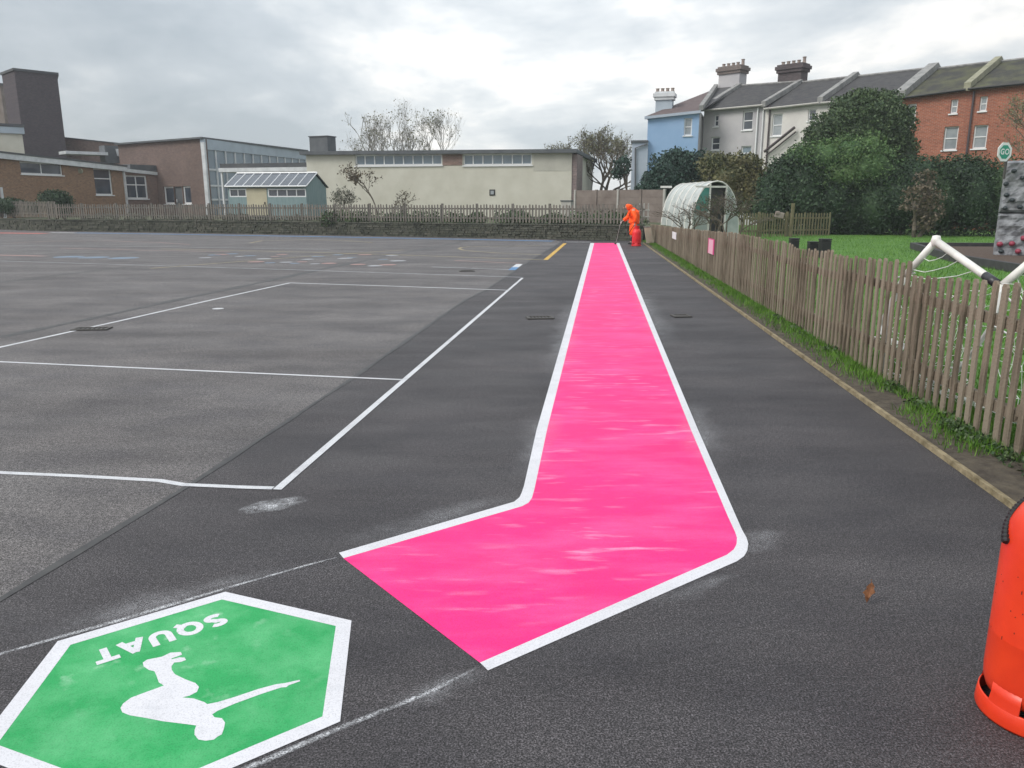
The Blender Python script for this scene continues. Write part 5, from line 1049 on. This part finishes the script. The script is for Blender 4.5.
rock(.02, zm_-.015, 3).build('lower_panel', M['rock'], cw); rock(zm_+.015, zt_, 8).build('upper_panel', M['rock'], cw)
MB().fbox(FW, .02, FW.L-.02, -.3, -.15, 0, zt_-.1).build('backing_frame', M['sleeper'], cw)
for px, py, m_ in [(1014, 171, 'hold_dark'), (1022, 178, 'hold_dark'), (1006, 184, 'hold_dark'), (1006.5, 195, 'hold_dark'), (1012, 200, 'hold_dark'), (1005, 208, 'hold_dark'), (1020, 207, 'hold_dark'), (1000, 244, 'hold_red'), (1012, 243.5, 'hold_red'), (1018, 251, 'hold_red'), (1023, 238, 'hold_red'), (1001, 251, 'hold_dark'), (1028, 190, 'hold_red')]:
    u, z = FW.uz(px, py); p = FW.pt(u, .12, z); r_ = .075 if m_ == 'hold_red' else .06; mb = MB(); mb.lathe((0, 0, 0), [(r_, 0), (r_*.95, .05), (r_*.6, .09), (.001, .1)], 9)
    mb.v = [(p.x+v[0]*(1+.2*math.sin(px)), p.y-v[2], p.z+v[1]) for v in mb.v]; mb.f = [f[::-1] for f in mb.f]; mb.build('hold', M[m_], cw, smooth=True)
c = at(1004.3, 152, 22.6); sg = thing('round_go_sign', 'white edged green octagonal sign reading GO above the climbing wall', 'sign', (c.x, 22.6, 0))
rr = .27; ax = Vector((.74, .25, 0)).normalized()
def octo(r_, d0, d1, m_, name):
    P = []; nn = Vector((ax.y, -ax.x, 0))
    for d in (d0, d1):
        for k in range(8):
            a_ = math.pi/8+k*math.pi/4; P.append(Vector((c.x, 22.6, c.z))+ax*r_*math.cos(a_)+Vector((0, 0, r_*math.sin(a_)))+nn*d)
    mb = MB(); mb.add(P, [tuple(range(8))[::-1], tuple(range(8, 16))]+[(k, (k+1) % 8, 8+(k+1) % 8, 8+k) for k in range(8)]); return mb.build(name, M[m_], sg)
octo(rr, 0, .015, 'sign_white', 'sign_plate'); octo(rr*.72, .016, .019, 'sign_green', 'green_field')
me = text_mesh('GO', .21, .006); nn = Vector((ax.y, -ax.x, 0))
for v in me.vertices: p = ax*v.co.x*.95+Vector((0, 0, v.co.y))+nn*.022; v.co = (p.x, p.y, p.z+c.z)
lt = bpy.data.objects.new('lettering', me); C.objects.link(lt); lt.parent = sg; me.materials.clear(); me.materials.append(M['sign_white'])
MB().box((c.x+.12, 22.66, c.z-.32), (.05, .05, .8)).build('post', M['dark_metal'], sg)
# planter of dark sleepers with mulch
p0 = [G(952, 262), G(1035, 276.5), G(1060, 266), G(1010, 249.5), G(912, 249)]
pl = thing('sleeper_planter', 'low bed of dark bark mulch edged with dark sleepers below the climbing wall', 'planter', tuple(p0[0]))
MB().prism([(p.x, p.y) for p in p0], .01, .10).build('bark_mulch', M['mulch'], pl)
for a, b in zip(p0, p0[1:]+p0[:1]):
    d = (b-a); L_ = d.length; c_ = (a+b)/2; MB().box((c_.x, c_.y, .11), (L_, .16, .22), math.atan2(d.y, d.x)).build('sleeper', M['sleeper'], pl, bevel=.01)

# ------------------------------------------------------------------ goal frame with net behind the near fence
gl = thing('toppled_goal', 'white plastic pipe goal with a slack net lying behind the picket fence', 'goal', tuple(at(940, 400, 6.6)))
A0 = at(936, 241, 6.9); A1 = at(905, 276, 7.15); A2 = at(892, 302, 7.2); A3 = at(876, 352, 7.3); A3.z = max(A3.z, .05)
B1 = at(997, 284, 6.0); B2 = at(990, 330, 6.05); B3 = at(957, 440, 6.2); B3.z = max(.05, B3.z); C1 = at(1003, 285, 5.95); C2 = at(1042, 252, 5.9)
rp = .031
MB().tube([A1, A0], rp, 12).build('post', M['plast_white'], gl, smooth=True); MB().tube([A0+(B1-A0).normalized()*.01, B1], rp, 12).build('crossbar', M['plast_white'], gl, smooth=True)
mb = MB(); mb.lathe((0, 0, 0), [(.001, -.05), (.03, -.045), (.042, 0), (.03, .045), (.001, .05)], 12); mb.v = [(A0.x+v[0], A0.y+v[1], A0.z+v[2]) for v in mb.v]; mb.build('elbow', M['plast_white'], gl, smooth=True)
MB().tube([C1, C2], rp, 12).build('post', M['plast_white'], gl, smooth=True); MB().tube([C1+Vector((.0, 0, -.0)), at(998, 300, 6.0), B2+Vector((.02, 0, 0))], rp*.8, 10).build('stay', M['plast_white'], gl, smooth=True)
MB().tube([C2, Vector((C2.x+.45, C2.y, .03))], rp, 10).build('post', M['plast_white'], gl, smooth=True)
gr0 = Vector((A1.x-.10, A1.y+.05, .04)); MB().tube([A1, A2, gr0], [rp, rp*.9, rp*.8], 10).build('stay', M['plast_white'], gl, smooth=True)
MB().tube([B1.lerp(A0, .17), B1.lerp(A0, .0)], rp+.004, 12).build('tape', M['tape'], gl, smooth=True)
# net: two sagging sheets of cord
nb_ = MB()
def net(P00, P10, P01, P11, nu, nv, sag, seed):
    g = random.Random(seed); gp = {}
    for i in range(nu+1):
        for j in range(nv+1):
            a, b = i/nu, j/nv; p = P00.lerp(P10, a).lerp(P01.lerp(P11, a), b); s_ = sag*math.sin(math.pi*a)*(1-b*.3); gp[i, j] = p+Vector((g.gauss(0, .022), g.gauss(0, .03), g.gauss(0, .022)-s_)); gp[i, j].z = max(.03, gp[i, j].z)
    for i in range(nu+1):
        for j in range(nv):
            nb_.tube([gp[i, j], gp[i, j+1]], .0027, 3, cap=False)
    for j in range(nv+1):
        for i in range(nu): nb_.tube([gp[i, j], gp[i+1, j]], .0027, 3, cap=False)
net(A1+Vector((.02, 0, -.02)), B1, Vector((A1.x-.1, A1.y+.1, .05)), Vector((B1.x-.1, B1.y+.05, .05)), 13, 12, .12, 3)
net(Vector((A1.x-.1, A1.y+.1, .05)), Vector((B1.x-.1, B1.y+.05, .05)), Vector((A1.x+.2, A1.y-1.6, .04)), Vector((B1.x+.1, B1.y-1.1, .04)), 13, 8, 0, 4)
net(C1, C2, Vector((C1.x, C1.y-.2, .05)), Vector((C2.x+.3, C2.y-.2, .05)), 6, 10, .05, 5)
for a_, b_ in ((.45, .25), (.8, .45), (.95, .7)):
    p, q = A0.lerp(A1, a_), A0.lerp(B1, b_); m_ = p.lerp(q, .5)-Vector((0, 0, .05)); nb_.tube([p, p.lerp(m_, .6)-Vector((0, 0, .02)), m_, q.lerp(m_, .5)-Vector((0, 0, .015)), q], .0035, 4)
# gathered rope of net hanging in swags
for P in ([A1, at(893, 300, 7.6), at(880, 325, 7.9), at(885, 338, 7.7), at(905, 346, 7.3)], [at(1001, 292, 5.9), at(992, 325, 5.9), at(978, 345, 6.0), at(960, 368, 6.3), at(946, 385, 6.5), at(925, 380, 7.0)], [at(940, 385, 6.7), at(955, 398, 6.3), at(975, 408, 6.0), at(1000, 408, 5.6), at(1024, 425, 5.3)]):
    nb_.tube(P, [.017+.008*rnd.random() for _ in P], 6)
    for q in P:
        for k in range(3): nb_.tube([q, q+Vector((rnd.gauss(0, .06), rnd.gauss(0, .05), rnd.gauss(0, .06)))], .008, 4)
nb_.build('net', M['net'], gl)

# papers on the fence
c = at(712, 239, FF.uz(712, 246)[0]+.0); u, z = FF.uz(712.3, 253)
def sheet(px, y0, y1, wpx, m1, m2, label):
    u0, z0_ = FF.uz(px-wpx/2, (y0+y1)/2); u1, _ = FF.uz(px+wpx/2, (y0+y1)/2); um = (u0+u1)/2; z0_ = FF.uz(px, y1)[1]; z1_ = FF.uz(px, y0)[1]
    # the camera side of the fence is -FF.n when FF.n points to the lawn
    s_ = 1 if FF.n.x < 0 else -1
    t = thing('notice_sheet', label, 'notice', tuple(FF.pt(um, s_*.03, z0_)), 'notices fixed to the picket fence'); a, b = sorted((u0, u1))
    MB().fbox(FF, a, b, *sorted((s_*.018, s_*.026)), z0_, z1_).build('backing', m2, t); MB().fbox(FF, a+(b-a)*.14, b-(b-a)*.14, *sorted((s_*.027, s_*.031)), z0_+.0, z1_-.02).build('sheet', m1, t)
sheet(712.2, 238.6, 254, 6.0, M['pinkpaper'], M['pinkedge'], 'tall pale pink notice with magenta edge on the picket fence')
sheet(675, 232, 239, 4, M['paper'], M['paper'], 'small white notice on the picket fence left of the pink one')

# ------------------------------------------------------------------ gas cylinders
def cylinder(cx, cy, r, h, m, name, label, turn=0, full=True):
    t = thing(name, label, 'gas cylinder', (cx, cy, 0), 'gas cylinders'); c = (cx, cy, 0)
    b0, sh_ = .085, h-.13
    prof = [(.02, .052), (r*.5, .054), (r*.80, .062), (r*.93, .078), (r*.985, .105), (r, .14), (r, .27), (r*1.004, .274), (r*1.004, .280), (r, .284), (r, sh_-.10), (r*.985, sh_-.05), (r*.92, sh_), (r*.76, sh_+.05), (r*.5, sh_+.085), (r*.2, sh_+.1), (.02, sh_+.102)]
    mb = MB(); mb.lathe(c, prof, 56); body = mb.build('body', m, t, smooth=True)
    # flared foot ring held by broad tabs, dark slots between them
    mb = MB(); R1 = r*1.06
    mb.lathe(c, [(R1*.985, .006), (R1, .0), (R1*1.015, .008), (R1*1.005, .030), (R1*.985, .058), (R1*.965, .062), (R1*.955, .056), (R1*.975, .02), (R1*.985, .006)], 56)
    for q in range(4): mb.lathe(c, [(R1*.984, .056), (r*1.006, .088), (r*.99, .125), (r*.97, .125), (r*.97, .07), (R1*.96, .054)], 12, turn+q*90, turn+q*90+36, False)
    mb.build('foot_ring', m, t, smooth=True)
    # shroud collar, valve
    mb = MB(); zc = sh_+.02; rc = r*.55
    mb.lathe(c, [(rc, zc+.02), (rc, zc+.15), (rc*1.06, zc+.162), (rc*1.02, zc+.17), (rc*.96, zc+.16), (rc*.96, zc+.02)], 26, turn+40, turn+320, False); mb.build('collar', m, t, smooth=True)
    mb = MB(); mb.lathe(c, [(.022, sh_+.09), (.022, sh_+.15), (.014, sh_+.15), (.014, sh_+.165), (.032, sh_+.165), (.032, sh_+.185), (.001, sh_+.187)], 14); mb.build('valve', M['dark_metal'], t, smooth=True)
    return t, sh_
cc = G(1034, 713); cr = .156
t, sh_ = cylinder(cc.x, cc.y, cr, .765, M['orange'], 'gas_cylinder', 'orange gas cylinder standing on the tarmac at the right edge', 184)
# ribbed black hose lying round the shoulder, and a white strap
mb = MB(); pts, rs = [], []
for k in range(90):
    q_ = k/89; a_ = R(173-130*q_); rr_ = cr*(1.03-.30*math.sin(q_*math.pi*.6)); pts.append(Vector((cc.x+rr_*math.cos(a_), cc.y+rr_*math.sin(a_), sh_-.055+.13*math.sin(q_*math.pi*.62)))); rs.append(.013 if k % 3 else .009)
mb.tube(pts, rs, 8); mb.build('gas_hose', M['black'], org=tuple(pts[0]), smooth=False, **T('black ribbed hose looped round the shoulder of the orange gas cylinder', 'hose'))
sc_ = MB(); g = random.Random(4)
for k in range(24):
    a_ = R(150+g.uniform(-10, 90)); z = g.uniform(.25, .52); r_ = cr+.0012; L_ = g.uniform(.003, .014)
    p = [Vector((cc.x+r_*math.cos(a_+da/r_), cc.y+r_*math.sin(a_+da/r_), z+dz)) for da, dz in ((0, 0), (.003, .001), (.003, L_), (0, L_*.8))]; sc_.add(p, [(0, 1, 2, 3)])
sc_.build('scuff_marks', M['scuff'], t)

# ------------------------------------------------------------------ dead leaf
c = G(868, 603); lf_ = MB(); n_ = 9; L_ = .075; vs = []
for i in range(n_+1):
    k = i/n_; wdt = .024*math.sin(math.pi*k)**.8*(1+.25*math.sin(k*17)); z = .008+.03*k*k
    for s_ in (-1, 0, 1): vs.append((c.x+(k-.5)*L_*.35+s_*wdt*.9, c.y+(k-.5)*L_*.4, z+.045*k+abs(s_)*(.002+.02*(1-k))))
lf_.add(vs, [(i*3+k, i*3+k+1, i*3+k+4, i*3+k+3) for i in range(n_) for k in (0, 1)]); lf_.tube([(c.x+.012, c.y+.012, .05), (c.x+.016, c.y+.016, .075), (c.x+.012, c.y+.02, .095)], .0015, 4)
lf_.build('dead_leaf', M['leaf_brown'], org=tuple(c), **T('curled brown dead leaf lying on the dark path', 'leaf'))

# ------------------------------------------------------------------ worker in orange waterproofs
def skinned(name, verts, edges, radii, m, parent, sub=2):
    me = bpy.data.meshes.new(name); me.from_pydata([tuple(v) for v in verts], edges, []); o = bpy.data.objects.new(name, me); C.objects.link(o)
    s_ = o.modifiers.new('skin', 'SKIN'); s_.use_smooth_shade = True; me.skin_vertices[0] if me.skin_vertices else None
    if not me.skin_vertices: bpy.context.view_layer.objects.active = o
    for i, r_ in enumerate(radii):
        r_ = r_ if isinstance(r_, tuple) else (r_, r_); me.skin_vertices[0].data[i].radius = r_
    me.skin_vertices[0].data[0].use_root = True
    q = o.modifiers.new('sub', 'SUBSURF'); q.levels = sub; q.render_levels = sub
    bpy.context.view_layer.update(); nm = bpy.data.meshes.new_from_object(o.evaluated_get(bpy.context.evaluated_depsgraph_get())); bpy.data.objects.remove(o)
    nm.materials.clear(); nm.materials.append(m); nm.shade_smooth(); o = bpy.data.objects.new(name, nm); C.objects.link(o)
    if parent: o.parent = parent
    return o
pb = G(632, 244.5); px_, py_ = pb.x, pb.y
# facing -X (to the left in the picture); local x forward
def W3(f, s_, z): return Vector((-f, s_*1.1, z*.94 if z > .3 else z))
per = thing('person', 'person in orange hooded waterproofs bending over a spray lance beside the pink strip', 'person', (px_, py_, 0))
V = [W3(-.05, 0, .88), W3(-.06, 0, 1.02), W3(-.04, 0, 1.18), W3(.02, 0, 1.33), W3(.09, 0, 1.41), W3(.14, 0, 1.45), W3(.18, 0, 1.53),
     W3(-.03, .11, .84), W3(.02, .12, .48), W3(-.04, .12, .10), W3(.07, .12, .05),
     W3(-.05, -.11, .84), W3(-.02, -.12, .48), W3(-.09, -.12, .10), W3(.02, -.12, .05),
     W3(.05, .19, 1.31), W3(.14, .24, 1.06), W3(.36, .20, .90), W3(.03, -.19, 1.31), W3(-.06, -.26, 1.05), W3(-.04, -.25, .82)]
E_ = [(0, 1), (1, 2), (2, 3), (3, 4), (4, 5), (5, 6), (0, 7), (7, 8), (8, 9), (9, 10), (0, 11), (11, 12), (12, 13), (13, 14), (3, 15), (15, 16), (16, 17), (3, 18), (18, 19), (19, 20)]
Rr = [.11, .10, .11, .11, .06, .06, .08, .095, .062, .042, .045, .095, .062, .042, .045, .058, .045, .032, .058, .045, .032]
skinned('body', V, E_, Rr, M['skin'], per)
# jacket with sleeves
V2 = [W3(-.04, 0, .78), W3(-.05, 0, .90), W3(-.06, 0, 1.04), W3(-.05, 0, 1.18), W3(.01, 0, 1.31), W3(.09, 0, 1.40), W3(.05, .19, 1.30), W3(.14, .25, 1.06), W3(.33, .21, .93), W3(.03, -.19, 1.30), W3(-.06, -.27, 1.05), W3(-.045, -.255, .87)]
skinned('jacket', V2, [(0, 1), (1, 2), (2, 3), (3, 4), (4, 5), (4, 6), (6, 7), (7, 8), (3, 9), (9, 10), (10, 11)], [(.23, .23), (.22, .22), .215, .22, .205, .13, .105, .09, .075, .105, .09, .075], M['hivis'], per)
# hood
skinned('hood', [W3(.08, 0, 1.38), W3(.14, 0, 1.45), W3(.17, 0, 1.52), W3(.15, 0, 1.59)], [(0, 1), (1, 2), (2, 3)], [.12, .14, .155, .10], M['hivis'], per)
sk = skinned('head', [W3(.18, 0, 1.41), W3(.26, 0, 1.45), W3(.25, 0, 1.51)], [(0, 1), (1, 2)], [.05, .085, .07], M['skin'], per)
mb = MB()
for s_ in (-1, 1):
    p = W3(.345, s_*.03, 1.50); mb.lathe((p.x, p.y, p.z), [(.001, -.012), (.011, -.006), (.013, 0), (.011, .006), (.001, .012)], 8)
o = mb.build('eyes', M['boot'], per); o.location = (0, 0, 0)
mb = MB(); mb.tube([W3(.34, 0, 1.475), W3(.37, 0, 1.44), W3(.34, 0, 1.425)], [.010, .017, .010], 6); mb.tube([W3(.34, -.022, 1.405), W3(.346, 0, 1.403), W3(.34, .022, 1.405)], .006, 5); mb.build('nose_and_mouth', M['skin'], per).location = (0, 0, 0)
for s_, fx in ((1, .045), (-1, -.03)):
    skinned('trousers', [W3(-.04, s_*.10, .88), W3(-.03+fx*.3, s_*.115, .70), W3(.0+fx*.5, s_*.12, .48), W3(-.03+fx*.6, s_*.12, .33)], [(0, 1), (1, 2), (2, 3)], [.13, .12, .095, .085], M['hivis'], per)
    bx0 = -.03 if s_ == 1 else -.09
    skinned('boot', [W3(bx0+.005, s_*.12, .36), W3(bx0, s_*.12, .18), W3(bx0-.005, s_*.12, .055), W3(bx0+.09, s_*.12, .045), W3(bx0+.17, s_*.12, .035)], [(0, 1), (1, 2), (2, 3), (3, 4)], [.072, .062, .058, .052, .036], M['boot'], per)
def hand(p, dirv, side, nm):
    dirv = dirv.normalized(); sd_ = side.normalized(); dn = dirv.cross(sd_).normalized(); vs = [p, p+dirv*.05, p+dirv*.085]; es = [(0, 1), (1, 2)]; rs = [.024, (.032), .03]
    for k, ln in enumerate((.065, .075, .07, .055)):
        o_ = (k-1.5)*.021; b = len(vs); vs += [p+dirv*.09+sd_*o_, p+dirv*(.09+ln*.5)+sd_*o_+dn*.015, p+dirv*(.09+ln*.75)+sd_*o_+dn*.045]; es += [(2, b), (b, b+1), (b+1, b+2)]; rs += [.0095, .009, .0075]
    b = len(vs); vs += [p+dirv*.04-sd_*.038, p+dirv*.075-sd_*.05+dn*.02, p+dirv*.1-sd_*.04+dn*.04]; es += [(1, b), (b, b+1), (b+1, b+2)]; rs += [.013, .011, .009]
    return skinned(nm, vs, es, rs, M['glove'], per, 1)
hand(W3(.36, .20, .91), W3(.12, 0, -.12), Vector((0, 1, 0)), 'glove'); hand(W3(-.04, -.25, .83), W3(.03, 0, -.14), Vector((0, 1, 0)), 'glove')

for o in [c_ for c_ in C.objects if c_.parent == per]:
    o.location = (0, 0, 0)
    if o.name.startswith(('eyes', 'nose', 'reflective')):
        for v in o.data.vertices: v.co += Vector((px_, py_, 0))       # undo the world offset taken off in build()
ln = thing('spray_lance', 'thin metal spray lance held down to the ground by the bending worker', 'lance', (px_-.9, py_+.1, .05))
h0 = Vector((px_-.44, py_+.2, .76)); tip = Vector((px_-.60, py_+.02, .06)); h1 = Vector((px_-.30, py_+.22, .88))
MB().tube([h1, h0, tip], .009, 8).build('tube', M['coping'], ln); MB().tube([tip+Vector((.02, .01, .03)), tip, tip+Vector((-.05, 0, -.045))], [.012, .03, .045], 10).build('nozzle', M['dark_metal'], ln); MB().tube([h1, h0.lerp(h1, .3)], .022, 8).build('grip', M['black'], ln)
rc = G(636.3, 246.0); cylinder(rc.x, rc.y, .165, .66, M['red'], 'gas_cylinder', 'red gas cylinder standing beside the worker at the far end', 60)
mb = MB(); z0 = .5
pts = [Vector((rc.x, rc.y, .66)), Vector((rc.x-.1, rc.y, .75)), Vector((rc.x-.22, rc.y+.1, .55)), Vector((rc.x-.3, rc.y+.25, .35)), Vector((px_-.2, py_+.35, .6)), h1]
mb.tube(pts, .012, 6).build('gas_hose', M['black'], org=tuple(rc), **T('thin black hose from the red cylinder to the spray lance', 'hose'))

# ------------------------------------------------------------------ haze
hm = bpy.data.materials.new('haze'); hm.use_nodes = True; ht = hm.node_tree; ht.nodes.clear()
ho_ = ht.nodes.new('ShaderNodeOutputMaterial'); pv = ht.nodes.new('ShaderNodeVolumePrincipled'); pv.inputs['Density'].default_value = .0009; pv.inputs['Color'].default_value = (.93, .96, 1, 1); pv.inputs['Anisotropy'].default_value = .2
ht.links.new(pv.outputs[0], ho_.inputs['Volume'])
MB().box((0, 45, 9.2), (190, 150, 22.4)).build('haze', hm, kind='stuff', label='thin pale haze in the damp air', category='haze')
